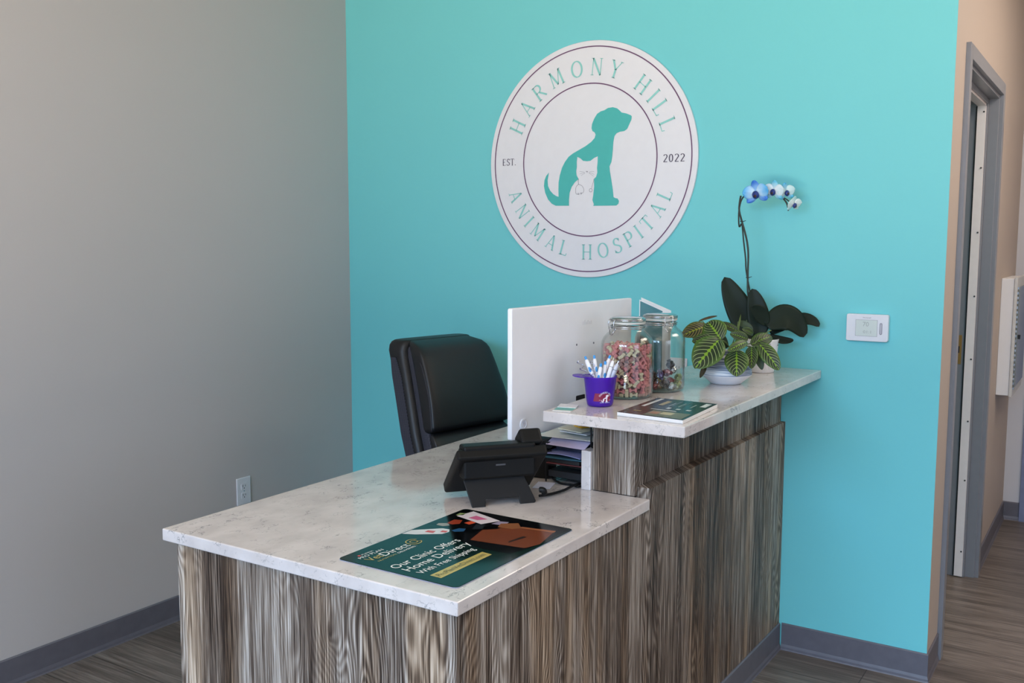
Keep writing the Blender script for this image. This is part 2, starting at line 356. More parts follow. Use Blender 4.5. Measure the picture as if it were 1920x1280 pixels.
DATA = json.loads(r'''{"bones":[[237,-586,1404,-31,-64,-268],[-33,-594,1329,-67,-8,-177],[249,-418,1402,44,275,12],[60,-473,1385,-243,29,157],[-86,-534,1435,-28,-74,13],[-267,-581,1365,21,-250,-44],[411,-248,1402,-312,15,9],[168,-267,1340,16,265,29],[421,-105,1394,-303,63,15],[-88,-347,1381,252,7,139],[327,-575,408,-169,-230,58],[358,-558,724,147,245,53],[211,-628,1018,144,-221,40],[209,-628,626,-163,-226,36],[162,-645,303,-157,0,-291],[281,-588,115,20,157,67],[-448,-493,1402,-174,190,-86],[430,-506,206,-157,0,-243],[122,-653,166,-157,0,-295],[350,-542,1290,11,94,-252],[372,-524,1082,-10,251,58],[90,-655,470,-160,-286,16],[447,-483,69,157,0,80],[390,-508,505,-21,-73,-242],[470,-467,920,-154,69,-234],[482,-457,1287,-167,221,75],[93,-199,1440,24,-42,61],[131,-621,1181,279,-67,22],[511,-432,622,-144,-173,76],[108,-622,948,-12,-90,-277],[661,87,1375,-160,-124,174],[56,-634,805,-63,-224,9],[277,-527,864,-216,19,224],[204,-561,802,216,-22,-92],[485,-426,393,-2,-227,-230],[-296,-354,1419,-58,-19,131],[139,-575,49,314,0,-154],[-28,-648,314,302,-129,3],[550,-370,1163,158,66,-216],[111,-580,1294,297,-79,-5],[285,-489,427,147,-239,57],[308,-22,1359,-25,-59,-276],[209,-511,618,156,-83,44],[184,-77,1328,38,52,64],[3,-603,49,0,0,160],[550,-339,352,7,-226,-216],[-89,-644,464,-304,-131,-20],[-249,-274,1304,-173,252,-15],[171,-514,1100,-35,67,-291],[279,-459,115,-16,-157,-114],[596,-305,588,-172,-172,123],[409,-390,963,153,99,75],[-28,-599,1167,90,-12,-174],[341,-422,857,297,98,60],[13,-579,608,29,304,-137],[587,-302,1046,155,-66,111],[-145,-646,946,151,-265,-18],[-114,-628,1078,10,-258,-18],[110,-517,233,24,91,54],[579,-283,49,0,0,113],[259,-435,1077,13,-73,57],[-148,-622,105,-314,-61,-15],[-495,-340,1350,125,8,-253],[621,-248,211,-180,157,96],[-199,-633,767,166,205,-26],[49,-512,435,-30,244,-26],[-102,-582,1260,-67,-7,-177],[326,-375,595,-69,-47,-53],[-110,-581,668,-115,-5,183],[-215,-630,275,146,-198,-27],[621,-229,934,-146,65,-187],[13,-516,730,-19,-52,-257],[-75,-113,1373,140,6,151],[479,-291,734,-313,-24,9],[450,-303,1289,8,24,94],[225,-402,1267,-56,19,111],[427,-305,173,-106,65,102],[-11,-512,220,-13,97,-13],[322,-326,116,314,81,27],[396,-289,1155,-221,-31,208],[594,251,1384,11,230,201],[109,-424,344,96,53,252],[283,-337,414,244,23,46],[104,22,1365,-167,27,-257],[625,-170,453,-11,172,128],[440,-254,566,135,-65,170],[421,-262,1006,209,-8,-36],[304,-317,952,288,100,75],[187,-373,744,91,-218,36],[84,-422,887,-160,-61,42],[-132,-525,900,189,227,4],[443,-247,850,-52,293,-39],[413,183,1391,28,28,-169],[-259,-582,499,23,-36,272],[201,-360,262,-196,-54,-62],[-183,-543,569,-40,-13,-170],[647,-142,1292,-161,15,-179],[-311,-153,1378,-300,-17,-16],[-297,-589,1223,171,65,-41],[278,130,1391,164,-169,136],[522,-186,249,-184,-65,-178],[121,-374,69,157,0,-301],[584,-152,674,82,-309,-25],[-321,-581,998,-170,206,-58],[-18,-435,1101,-203,-71,34],[647,-107,786,151,-85,-178],[-60,-442,484,74,39,-189],[557,-144,1175,-17,-2,-305],[-327,-566,115,-149,158,117],[-151,-476,355,-237,-20,105],[335,-242,263,-301,19,86],[95,-356,494,-99,248,-52],[472,-172,458,-131,-62,96],[-199,-484,249,15,78,-51],[-204,-486,1200,-164,67,-22],[644,-80,395,13,172,156],[-223,-491,967,-6,92,267],[228,-274,740,-211,-233,20],[-367,-552,819,159,49,-58],[661,-59,69,157,0,148],[661,-59,206,-157,0,148],[538,-116,1061,-148,-15,123],[79,-334,1203,-86,5,-119],[-382,-549,348,150,-157,-54],[665,-44,1010,143,-122,-153],[-593,-201,1380,-6,-26,210],[-70,-390,740,-14,64,60],[114,-301,1080,80,0,-112],[480,-122,940,-20,-306,-33],[-45,-371,115,-252,-157,-56],[-85,-389,1243,-141,-64,-56],[554,364,1325,-145,-83,209],[-203,-440,69,157,0,-307],[-28,-356,1036,-107,-234,-35],[-245,-16,1439,-237,36,-8],[217,-232,1160,-75,80,-37],[176,-249,541,-93,-237,-139],[-343,-495,624,-240,-1,-218],[195,-237,930,291,92,78],[597,-42,579,63,310,-16],[283,-182,407,0,81,177],[-310,-463,1041,188,-88,-79],[516,-66,111,6,-64,122],[96,-264,674,67,27,-183],[329,-152,758,61,42,12],[512,-59,779,-18,-83,-196],[315,-151,1258,-159,-122,-110],[-13,-306,814,185,-258,25],[-19,136,1357,42,-304,-97],[-220,42,1348,-82,18,-271],[457,-77,294,117,-222,132],[264,-163,523,258,-61,-54],[644,20,395,24,141,-147],[-43,-306,354,-12,107,-81],[116,-224,392,22,-265,-100],[279,-142,146,0,0,298],[27,-259,114,202,157,0],[-432,-476,1129,19,91,250],[300,-125,49,-314,0,-91],[265,-133,1046,-278,-75,98],[242,-131,243,-314,0,86],[-470,-470,166,157,0,-79],[551,22,1272,186,42,-149],[-298,-383,808,296,-9,122],[-283,-374,186,4,-314,96],[38,-219,921,-138,62,85],[-278,-368,1285,-142,-60,-15],[1,-233,610,54,-79,197],[-411,-428,703,85,12,104],[-208,-329,966,62,-285,-28],[-462,-450,579,-11,82,-84],[637,77,880,0,-271,-144],[-463,-446,49,314,0,-78],[230,332,1415,-68,-8,-169],[586,65,644,281,-12,-26],[364,-36,664,145,71,-109],[40,-191,327,302,53,-80],[245,-92,945,-80,-299,-23],[654,104,1169,159,34,-140],[-140,-272,69,157,0,86],[-191,-294,614,-159,-20,20],[475,25,969,-121,182,-155],[334,-36,491,190,60,-16],[-284,-330,476,-311,-3,-115],[456,28,1230,-124,31,-149],[-232,-301,284,-314,-4,-50],[-259,-311,719,-17,11,226],[190,-87,742,-54,-38,-297],[-496,-414,1184,-1,-215,227],[171,349,1338,-68,-8,-169],[99,-127,1074,191,221,52],[-271,-304,1110,268,-38,-85],[630,131,799,-3,-271,-136],[419,31,70,157,0,-187],[-120,-227,481,-65,-18,55],[-362,101,1403,58,270,41],[564,104,49,0,0,-182],[576,113,311,175,-265,11],[54,-135,1220,-309,-96,-4],[-394,-348,298,155,6,221],[375,466,1312,-228,2,-214],[644,152,1041,152,-34,182],[-522,-405,979,146,58,-97],[-136,-220,258,-159,-174,-49],[97,-107,70,-157,0,-187],[262,-24,877,80,17,-24],[392,39,208,161,0,86],[-509,-390,307,2,-50,-94],[-288,-283,378,-3,311,-102],[-421,-345,964,12,-246,-98],[75,-102,186,0,0,-203],[384,46,1021,129,-189,151],[485,103,491,-134,-2,-201],[59,344,1426,-253,12,148],[-62,-157,1097,61,11,154],[547,135,1085,-175,132,163],[-359,-296,49,0,0,282],[-542,-380,425,154,50,216],[-7,-115,767,-274,9,172],[80,-71,499,201,24,55],[-398,-299,146,0,0,-219],[-143,267,1401,-18,213,45],[-205,-205,800,56,-280,-31],[134,-41,638,125,-275,16],[-528,-356,856,-290,58,-96],[-553,77,1397,-186,-97,161],[-155,-169,876,38,261,-171],[630,209,437,-158,-4,-124],[251,33,427,-28,63,-115],[-172,-169,1036,-252,-3,200],[-85,-122,1250,-20,9,166],[44,-56,926,194,183,57],[6,-73,69,157,0,-187],[-454,-291,475,-54,-151,252],[-155,-130,650,-199,-1,-256],[-272,-186,115,-2,157,-216],[467,171,728,208,13,65],[254,71,49,0,0,67],[335,111,355,91,-17,-43],[-35,378,1323,122,-45,-200],[317,105,1220,1,297,146],[-116,-97,290,-3,-27,264],[305,106,834,-19,242,206],[614,254,573,-158,-4,-118],[114,15,1203,38,17,-3],[585,243,138,279,-50,-117],[-531,-288,1247,-32,4,-266],[-202,-129,1237,-271,135,55],[235,84,1026,296,-26,-148],[-568,-299,748,21,229,210],[-191,-114,534,45,-2,64],[-396,-209,855,-254,-79,78],[166,61,344,109,50,-152],[483,213,1242,232,112,80],[516,231,313,-158,-36,-265],[231,98,615,-24,-48,294],[-646,131,1350,165,-66,-184],[376,182,196,-140,73,98],[-99,-44,172,181,-11,142],[62,35,1112,-40,-17,311],[170,532,1318,-158,63,-32],[-587,-268,1087,18,-124,-121],[57,41,409,273,33,-152],[45,37,535,-42,314,44],[-120,-41,435,-2,-268,-110],[-482,-214,1076,-147,-89,-111],[-604,-272,568,138,-207,-108],[-274,-113,933,-58,-250,150],[-134,-45,957,-95,9,208],[-301,321,1386,152,-29,-186],[151,94,173,151,306,13],[425,227,606,-13,2,-219],[-127,407,1354,-95,-101,45],[-173,-57,49,0,0,100],[260,153,763,22,-72,203],[319,182,1135,-4,297,114],[421,235,1045,9,-17,120],[437,245,827,139,-5,-254],[-458,260,1332,-154,5,96],[-34,22,319,-284,52,-42],[-335,-121,686,-270,-50,65],[-611,-252,69,157,0,196],[-390,-145,1153,-126,-81,-147],[580,321,707,-156,4,209],[-313,-103,1214,-10,-136,-271],[-509,-196,252,-58,157,116],[114,105,806,2,-42,195],[581,334,889,153,153,-109],[-530,-185,684,80,-60,257],[-463,-150,69,-157,0,49],[119,129,1233,-118,-27,-20],[-629,-229,252,-155,-157,-125],[-461,-146,511,38,-37,29],[464,298,949,6,-17,210],[416,280,445,-44,-138,-70],[-54,55,932,-48,-135,98],[-322,-68,399,-99,-209,113],[79,125,693,-186,31,-192],[71,125,933,-9,44,-141],[-426,-112,789,80,63,-262],[-256,-21,212,164,-26,223],[540,361,387,7,160,-89],[-564,-165,933,68,-10,59],[-237,-6,801,-68,-54,259],[549,372,1130,-159,-76,217],[-62,81,690,26,-32,131],[273,244,527,-104,-147,64],[-271,-8,574,80,-91,-171],[-125,63,1232,314,-19,7],[162,645,1419,156,-102,-22],[53,156,1059,-7,-270,-109],[-359,-32,1033,-244,-38,45],[340,303,294,-19,0,-229],[-279,8,69,-157,0,94],[313,294,198,19,0,87],[-130,82,1112,140,-9,115],[-75,109,569,111,-310,48],[236,266,936,68,4,-287],[-647,-155,507,151,108,-139],[-444,-54,1283,-134,-62,-187],[-101,113,49,0,-314,-57],[-409,-33,212,161,-45,-137],[-542,347,1428,-313,-53,99],[315,314,70,157,0,-201],[-495,-72,378,0,-6,-306],[269,295,1284,-296,-88,-42],[456,386,69,157,0,-201],[141,243,97,-15,-276,-126],[-532,-79,1127,-24,65,173],[371,355,714,-2,-3,257],[-457,-32,664,230,-65,56],[147,260,1152,261,58,-71],[-251,72,744,-78,-34,283],[-593,-90,873,-66,-18,-290],[347,362,816,5,-8,80],[-653,-116,1282,-153,-34,173],[-653,-113,1131,-153,36,-137],[424,409,1246,-228,1,-213],[480,437,390,28,154,246],[-366,32,926,229,-50,62],[-113,160,865,-151,27,49],[-530,-35,284,-6,1,-140],[171,302,255,-170,15,-231],[167,304,555,-17,-44,-195],[0,226,287,171,34,223],[-351,58,1157,71,267,7],[461,449,595,2,45,-79],[68,261,497,-43,-18,-113],[-458,453,1326,-1,-310,79],[-598,-56,49,0,-314,21],[-165,152,283,0,314,47],[169,312,388,-27,-5,125],[478,462,208,-157,2,-80],[-108,625,1360,9,-264,17],[-555,-15,1237,150,61,156],[278,388,1004,-74,57,123],[-20,248,116,207,34,226],[-116,204,401,282,-7,37],[-568,-12,166,-157,0,-155],[-154,196,166,-157,0,-138],[-307,123,454,-1,188,195],[447,489,846,168,76,-69],[1,279,1015,-45,-309,19],[34,295,779,71,-69,42],[-663,-38,303,157,0,162],[321,437,1166,312,66,-45],[118,340,699,-221,-19,-8],[-377,547,1438,-157,-5,-254],[-486,54,458,4,37,150],[-96,244,574,21,-171,186],[-664,-22,729,-143,95,167],[-664,-18,166,157,0,159],[-222,197,1039,201,34,124],[-408,112,69,157,0,-308],[-211,210,555,167,128,-97],[-556,48,763,-148,-108,139],[207,416,1075,-79,48,112],[-354,150,1257,272,-60,10],[285,457,547,-213,54,-58],[-664,8,962,172,-91,-166],[80,370,1260,-220,-35,-204],[-118,282,1176,-11,-102,30],[140,407,911,-181,71,-32],[401,537,439,152,160,-69],[-416,147,626,283,19,35],[-478,120,536,0,278,-175],[-527,98,918,-2,-266,144],[-259,228,115,0,157,20],[77,389,233,-171,14,62],[-640,46,461,-13,-248,154],[-204,264,816,241,-68,42],[-363,189,286,160,-38,190],[148,442,681,-73,247,39],[-531,117,1095,-15,-116,141],[-410,185,714,-30,20,39],[-221,278,307,-146,-3,-280],[220,493,165,159,-3,246],[-10,387,377,-131,-5,-282],[334,552,116,-18,-159,264],[353,562,985,144,-80,-50],[182,486,353,-172,-4,-37],[-212,300,1216,102,-12,-132],[-401,210,831,169,35,163],[-660,88,1149,156,-121,-171],[344,570,689,143,202,-64],[-464,187,304,-160,2,-123],[-629,113,531,-1,-67,-179],[-58,389,923,261,59,-57],[-433,210,1076,41,-307,-35],[121,481,49,0,0,150],[320,579,1162,170,-83,-57],[-108,376,667,47,53,34],[230,545,829,247,-19,-173],[-622,143,49,0,-314,130],[-648,138,828,-163,-66,140],[274,582,281,1,-3,272],[75,492,510,291,35,3],[-501,217,186,0,0,-197],[-437,251,69,157,0,-38],[-5,458,1128,-76,-17,-151],[-356,290,499,-5,-87,269],[-381,282,931,41,-8,281],[-416,271,1177,-117,-306,-32],[-79,433,251,-94,223,84],[107,524,1179,122,62,-51],[-56,449,1043,-44,-66,-224],[-619,182,683,-11,-224,-181],[-202,382,435,71,103,244],[-113,425,823,290,58,-52],[-615,193,373,-9,226,123],[252,614,1286,158,228,-39],[5,498,70,-157,0,150],[-373,322,1020,274,7,-35],[153,574,919,234,18,141],[219,606,380,1,-311,-37],[31,516,824,-239,82,-27],[-212,408,49,0,0,289],[230,624,496,158,-3,277],[230,628,118,145,-155,-23],[-361,354,702,-123,-40,308],[84,568,614,38,-37,264],[-364,360,1109,274,8,-34],[173,619,1067,294,75,-32],[-104,489,492,76,-108,-79],[-591,258,627,-1,-90,117],[-610,260,190,157,-69,-197],[-610,260,977,-144,92,124],[-602,274,1217,147,64,-204],[156,639,706,-148,-271,-32],[-297,426,1007,-216,75,-73],[-129,509,721,-288,57,36],[-518,326,788,-123,59,166],[24,586,378,-133,32,122],[-453,362,69,157,0,277],[-111,539,115,26,157,-257],[-551,337,560,-15,-224,-207],[-337,442,818,161,-52,-256],[-284,468,605,0,216,57],[-407,414,370,-54,-4,-119],[-556,362,1055,-153,-221,97],[21,640,233,13,-39,311],[-544,376,305,166,-49,-220],[-505,402,499,11,91,-219],[37,663,69,157,0,310],[33,662,960,-149,-104,-5],[-117,591,1252,-253,8,178],[31,664,1227,148,-103,2],[-236,541,180,0,-31,189],[-51,635,555,313,42,12],[-330,504,267,-67,-10,218],[-55,640,816,-8,-271,12],[-261,544,511,216,-5,204],[-72,635,1018,310,-105,24],[-283,535,1283,-218,-2,-109],[-422,484,1198,-313,33,73],[-375,509,442,17,52,77],[-468,471,910,-171,224,71],[-179,617,1169,3,-61,-287],[-438,494,706,-141,95,-234],[-113,650,710,-163,-272,24],[-122,652,454,-152,-272,16],[-417,511,136,139,-89,-239],[-261,589,941,308,62,38],[-193,632,335,-152,-272,27],[-201,633,69,157,0,-283],[-315,580,827,146,60,44],[-350,564,624,-157,218,57],[-244,616,1064,166,-253,34]],"candy":[[-227,-520,121,58,-14,-310],[574,47,121,254,-18,-150],[461,344,128,-27,267,-126],[559,186,346,102,13,-114],[218,536,124,44,300,-32],[-439,-67,121,-60,-18,20],[490,-233,123,-31,304,-3],[-285,163,128,122,-29,-63],[-129,568,124,35,-10,3],[216,226,114,0,0,-162],[-411,410,127,-45,-282,73],[-452,-318,128,-122,-29,13],[89,-562,127,-31,22,-251],[-25,122,228,-34,-208,-43],[-151,-107,121,-60,-18,-226],[-207,425,314,-52,-95,73],[375,-441,223,-38,288,58],[-8,-327,128,122,29,309],[-46,333,131,109,-28,21],[-68,-530,319,19,6,125],[-548,-190,321,-242,-11,-145],[-568,155,149,-85,-96,-211],[-273,9,328,83,-10,-22],[-377,-439,345,127,-253,-10],[124,-86,149,85,219,120],[359,-12,238,-68,2,209]],"dog":[[-0.1788,-0.0409],[-0.1854,-0.0727],[-0.183,-0.0963],[-0.1737,-0.1142],[-0.1576,-0.1302],[-0.1438,-0.138],[-0.1325,-0.1414],[-0.1336,-0.1133],[-0.1329,-0.0821],[-0.1277,-0.0551],[-0.1176,-0.0245],[-0.1043,-0.0018],[-0.0866,0.0186],[-0.0667,0.0311],[-0.036,0.045],[-0.0098,0.057],[0.0161,0.0727],[0.031,0.087],[0.0352,0.1],[0.0308,0.1085],[0.0208,0.1147],[0.0167,0.1255],[0.0187,0.1423],[0.0279,0.1624],[0.0406,0.1803],[0.0576,0.1896],[0.0724,0.1923],[0.0893,0.2001],[0.1103,0.2016],[0.1292,0.1958],[0.1419,0.1853],[0.1483,0.1786],[0.1691,0.1735],[0.1877,0.166],[0.1928,0.1609],[0.1913,0.1482],[0.1821,0.1304],[0.1741,0.1143],[0.1618,0.1065],[0.1431,0.105],[0.1286,0.1003],[0.1191,0.0897],[0.1143,0.0676],[0.1127,0.0378],[0.1101,0.008],[0.107,-0.0105],[0.0988,-0.0271],[0.1012,-0.0479],[0.108,-0.0819],[0.1149,-0.1198],[0.1183,-0.1481],[0.126,-0.152],[0.1365,-0.1541],[0.1422,-0.1637],[0.1402,-0.1749],[0.1306,-0.1815],[0.0278,-0.1805],[0.0312,-0.1748],[0.0276,-0.1671],[0.024,-0.1575],[0.0273,-0.1403],[0.0312,-0.1061],[0.03,-0.0738],[0.0394,-0.0665],[0.0448,-0.0496],[0.0432,-0.0306],[0.0452,-0.0118],[0.0461,0.0146],[0.0298,0.0085],[0.0135,-0.0021],[-0.0026,-0.003],[-0.0201,-0.0007],[-0.0334,0.0105],[-0.0467,0.0161],[-0.0495,-0.0041],[-0.0485,-0.0233],[-0.0514,-0.0423],[-0.049,-0.0578],[-0.04,-0.0727],[-0.0567,-0.0844],[-0.0721,-0.1033],[-0.0808,-0.1262],[-0.0837,-0.1533],[-0.0834,-0.1785],[-0.1458,-0.1774],[-0.1641,-0.1693],[-0.1826,-0.1512],[-0.1966,-0.1234],[-0.2028,-0.0957],[-0.2002,-0.0722],[-0.1925,-0.0549]],"lines":{"tube":[[-0.0391,-0.0715],[-0.0417,-0.0811],[-0.0411,-0.0934],[-0.0499,-0.102],[-0.0528,-0.1154],[-0.0509,-0.1308],[-0.0438,-0.1333]],"tube2":[[-0.0411,-0.0934],[-0.0256,-0.0988],[-0.0167,-0.1106],[-0.0153,-0.1202],[-0.0187,-0.127],[-0.0235,-0.1292]],"tube3":[[0.0287,-0.0749],[0.0287,-0.0813],[0.0233,-0.0983],[0.02,-0.1104]],"w1":[[-0.0108,-0.0476],[-0.024,-0.0433],[-0.0359,-0.0429]],"w2":[[-0.0121,-0.0491],[-0.024,-0.0491],[-0.0349,-0.0525]],"w3":[[-0.0108,-0.0507],[-0.0217,-0.0549],[-0.0282,-0.0596]],"w4":[[0.0066,-0.0482],[0.0175,-0.0441],[0.0305,-0.0453]],"w5":[[0.008,-0.0498],[0.0197,-0.051],[0.0315,-0.0575]],"w6":[[0.0075,-0.0513],[0.0176,-0.0562],[0.0285,-0.0635]],"nose":[[-0.0061,-0.0432],[0.0018,-0.0435],[-0.0021,-0.0479]],"c":[[-0.0398,-0.1319],[-0.0275,-0.1302],[0.0162,-0.1187],[0.0249,-0.1189]]},"leaves":[[[2.078,-0.6001,1.214],[2.04,-0.6817,1.1377],0.0735,0],[[2.073,-0.5678,1.2109],[2.0227,-0.5462,1.2594],0.0607,0],[[2.0176,-0.5508,1.2492],[1.965,-0.6115,1.2238],0.0444,1],[[2.0575,-0.5544,1.2071],[2.0009,-0.6147,1.2057],0.0407,2],[[2.0121,-0.5742,1.1857],[2.0173,-0.6378,1.1279],0.0341,2],[[2.123,-0.5638,1.1781],[2.1408,-0.6087,1.1103],0.0586,0],[[2.1482,-0.5442,1.2064],[2.1136,-0.6051,1.1831],0.0251,0],[[2.152,-0.5082,1.1882],[2.1687,-0.5526,1.1295],0.0338,2],[[2.1523,-0.4726,1.1849],[2.183,-0.4968,1.1209],0.0256,3],[[2.1681,-0.4848,1.1972],[2.2348,-0.4989,1.125],0.0407,0],[[2.1469,-0.4988,1.1938],[2.1877,-0.4343,1.2146],0.0407,2],[[2.1373,-0.5028,1.2107],[2.092,-0.5297,1.2275],0.0289,2],[[2.0993,-0.4655,1.2261],[2.0346,-0.4676,1.2543],0.0224,2],[[2.0846,-0.4468,1.2605],[2.1305,-0.444,1.2382],0.0208,3],[[1.995,-0.5631,1.2661],[2.0323,-0.5018,1.2792],0.0085,4],[[2.0488,-0.6285,1.1359],[2.0357,-0.642,1.096],0.0167,4],[[2.1344,-0.4435,1.2228],[2.1125,-0.4792,1.24],0.0207,2],[[2.0363,-0.5286,1.2347],[2.0711,-0.5128,1.1836],0.0274,3],[[2.0921,-0.4703,1.2244],[2.0972,-0.4593,1.2862],0.0052,5],[[2.1045,-0.436,1.245],[2.1077,-0.4313,1.2657],0.0052,3]],"stems":[[[1.9628,-0.6015,1.2195],[1.9922,-0.5842,1.2077]],[[2.0762,-0.487,1.1729],[2.0744,-0.5906,1.213]],[[2.0762,-0.487,1.1729],[2.073,-0.5678,1.2109]],[[2.0685,-0.4909,1.1815],[2.0176,-0.5508,1.2492]],[[2.0791,-0.4851,1.1729],[2.123,-0.5638,1.1781]],[[2.0835,-0.4823,1.1729],[2.1482,-0.5442,1.2064]],[[2.0835,-0.4823,1.1729],[2.152,-0.5082,1.1882]],[[2.1528,-0.4954,1.1905],[2.1985,-0.46,1.2395]],[[2.0908,-0.4777,1.1729],[2.1681,-0.4848,1.1972]],[[2.0903,-0.4769,1.1815],[2.0846,-0.4468,1.2605]],[[2.0762,-0.487,1.1729],[2.0921,-0.4703,1.2244]],[[2.083,-0.4816,1.1815],[2.0993,-0.4655,1.2261]],[[2.0643,-0.4939,1.178],[2.0121,-0.5742,1.1857]],[[1.9922,-0.5842,1.2077],[2.0575,-0.5544,1.2071]],[[2.0176,-0.5508,1.2492],[1.995,-0.5631,1.2661]]],"oleaf":[[[2.0571,-0.1658,1.1847],[2.0049,-0.1776,1.2624],[1.9396,-0.1909,1.395],0.0883],[[2.0694,-0.1806,1.1942],[2.059,-0.1726,1.2644],[2.0347,-0.1708,1.3553],0.0676],[[2.0956,-0.1947,1.234],[2.0795,-0.2123,1.2715],[2.0552,-0.2372,1.2924],0.0489],[[2.0991,-0.1934,1.2266],[2.1583,-0.1459,1.2558],[2.2061,-0.1177,1.189],0.0827],[[2.0959,-0.1393,1.1979],[2.1829,-0.0891,1.2494],[2.2439,-0.0652,1.2243],0.0413],[[2.0977,-0.1743,1.1952],[2.1379,-0.1507,1.1786],[2.174,-0.1276,1.1787],0.0244]],"stem1":[[2.0648,-0.1604,1.1885],[2.024,-0.1702,1.3193],[2.0164,-0.1657,1.394],[2.0137,-0.1581,1.4688],[2.0078,-0.156,1.5155],[1.9975,-0.1575,1.5566],[1.9876,-0.1596,1.5902],[1.9775,-0.1614,1.6276],[1.9772,-0.1576,1.6593],[1.9792,-0.1538,1.6799]],"stem2":[[2.06,-0.1516,1.1875],[2.0115,-0.1569,1.3936],[2.0029,-0.1542,1.4592],[1.9928,-0.1525,1.5248],[1.9847,-0.1507,1.581],[1.9773,-0.1566,1.5716],[1.9765,-0.1632,1.6182],[1.9804,-0.1556,1.6593],[1.9951,-0.1551,1.6832],[2.0206,-0.1476,1.7088],[2.0516,-0.1268,1.7163],[2.0806,-0.1096,1.7052],[2.1058,-0.0969,1.6774],[2.1229,-0.089,1.6533],[2.1292,-0.0882,1.6273]],"stem3":[[2.1058,-0.0969,1.6774],[2.1205,-0.0887,1.6681],[2.1354,-0.0807,1.6551]],"flowers":[[[2.0396,-0.1739,1.6869],0.0432,0],[[2.0906,-0.1403,1.6944],0.0357,1],[[2.1282,-0.1167,1.6908],0.0319,2],[[2.1541,-0.1054,1.6485],0.0282,3]],"pens":[[[1.8667,-1.0885,1.1971],[1.8979,-1.098,1.1338],0],[[1.8834,-1.0656,1.1989],[1.9082,-1.0855,1.1331],0],[[1.9196,-1.0924,1.1815],[1.9111,-1.1071,1.1359],0],[[1.9202,-1.0677,1.1849],[1.9165,-1.0919,1.1345],0],[[1.9261,-1.0501,1.2002],[1.9218,-1.0826,1.1338],0],[[1.9443,-1.0628,1.1966],[1.9289,-1.0899,1.1353],1],[[1.9605,-1.0653,1.189],[1.9449,-1.0855,1.136],1],[[1.9399,-1.0435,1.1822],[1.9332,-1.0753,1.1338],1]]}''')

# ------------------------------------------------------------------ shared materials
M_teal = wall_paint('teal_paint', (117, 206, 210)); M_grey = wall_paint('grey_paint', (190, 184, 182)); M_beige = wall_paint('greige_paint', (184, 170, 158))
M_far = wall_paint('pale_paint', (200, 200, 204)); M_ceil = wall_paint('ceiling_paint', (205, 200, 192))
M_base = mat('grey_vinyl_base', (98, 96, 104), 0.45, bump=0.05); M_frame = mat('grey_metal_frame', (128, 130, 136), 0.3, var=.02, spec=0.6)
M_wood = wood_material('weathered_laminate'); M_quartz = quartz_material('white_quartz'); M_floor = floor_material()
M_white = mat('white_plastic', (222, 222, 226), 0.4, var=.015); M_black = mat('black_plastic', (10, 11, 12), .5, var=.1, spec=.25)
M_paper = mat('white_paper', (226, 224, 222), 0.75, var=.02); M_dark = mat('dark_slot', (22, 22, 24), 0.6)
M_steel = mat('steel_wire', (190, 190, 192), 0.25, metal=1)
M_glass = glass_material('clear_glass', (0.965, 0.985, 0.98, 1), 1.3); M_pane = glass_material('window_pane', (0.97, 0.98, 0.98, 1))

XR, ZL, ZU = 2.6331, 0.8388, 1.0629

# ------------------------------------------------------------------ the setting
def struct(name, mb, m, parent=None, **kw):
    o = mb.build(name, m, parent, **kw)
    if parent is None: o['kind'] = 'structure'
    return o
struct('floor', MB().box(-.3, 6.3, -5.9, 3.2, -.1, 0), M_floor)
struct('ceiling', MB().box(-.3, 6.3, -5.9, 3.2, 2.9, 3.0), M_ceil)
struct('wall_left', MB().box(-.15, 0, -5.7, 3.0, 0, 2.9), M_grey)
b = MB().box(0, XR, 0, .12, 0, 2.9); b.mi = [0, 0, 0, 1, 0, 0]; struct('wall_back', b, [M_teal, M_beige])
OY0, OY1, OZ = .26, 1.24, 2.155
b = MB().box(XR-.15, XR, .12, OY0, 0, 2.9).box(XR-.15, XR, OY1, 2.35, 0, 2.9).box(XR-.15, XR, OY0, OY1, OZ, 2.9)
struct('wall_hall_left', b, M_beige)
struct('wall_hall_end', MB().box(0, 2.76, 2.35, 2.47, 0, 2.9).box(2.76, 3.66, 2.35, 2.47, 2.1, 2.9).box(3.66, 4.22, 2.35, 2.47, 0, 2.9), M_far)
struct('wall_hall_right', MB().box(4.1, 4.22, .12, 2.35, 0, 2.9), M_beige)
struct('wall_back_right', MB().box(4.1, 6.0, 0, .12, 0, 2.9), M_grey)
struct('wall_right', MB().box(6.0, 6.15, -5.7, -4.5, 0, 2.9).box(6.0, 6.15, -1.9, .12, 0, 2.9).box(6.0, 6.15, -4.5, -1.9, 0, .35).box(6.0, 6.15, -4.5, -1.9, 2.6, 2.9), M_grey)
wo = bpy.data.objects.new('window_3', None); COL.objects.link(wo); wo['kind'] = 'structure'; wo.location = (6.07, -3.2, .35)  # unseen window added to let the side fill through the right wall
MB().box(-.05, .05, -1.3, 1.3, 0, .05).box(-.05, .05, -1.3, 1.3, 2.2, 2.25).box(-.05, .05, -1.3, -1.25, .05, 2.2).box(-.05, .05, 1.25, 1.3, .05, 2.2).box(-.05, .05, -.025, .025, .05, 2.2).build('window_frame', M_frame, wo)
MB().box(-.004, .004, -1.26, 1.26, .04, 2.21).build('pane', M_pane, wo)
WX = [(0.95, 2.75), (2.85, 4.65)]
b = MB().box(0, 6, -5.7, -5.5, 0, .35).box(0, 6, -5.7, -5.5, 2.65, 2.9)
for x0, x1 in ((0, .95), (2.75, 2.85), (4.65, 6)): b.box(x0, x1, -5.7, -5.5, .35, 2.65)
struct('wall_front', b, M_grey)
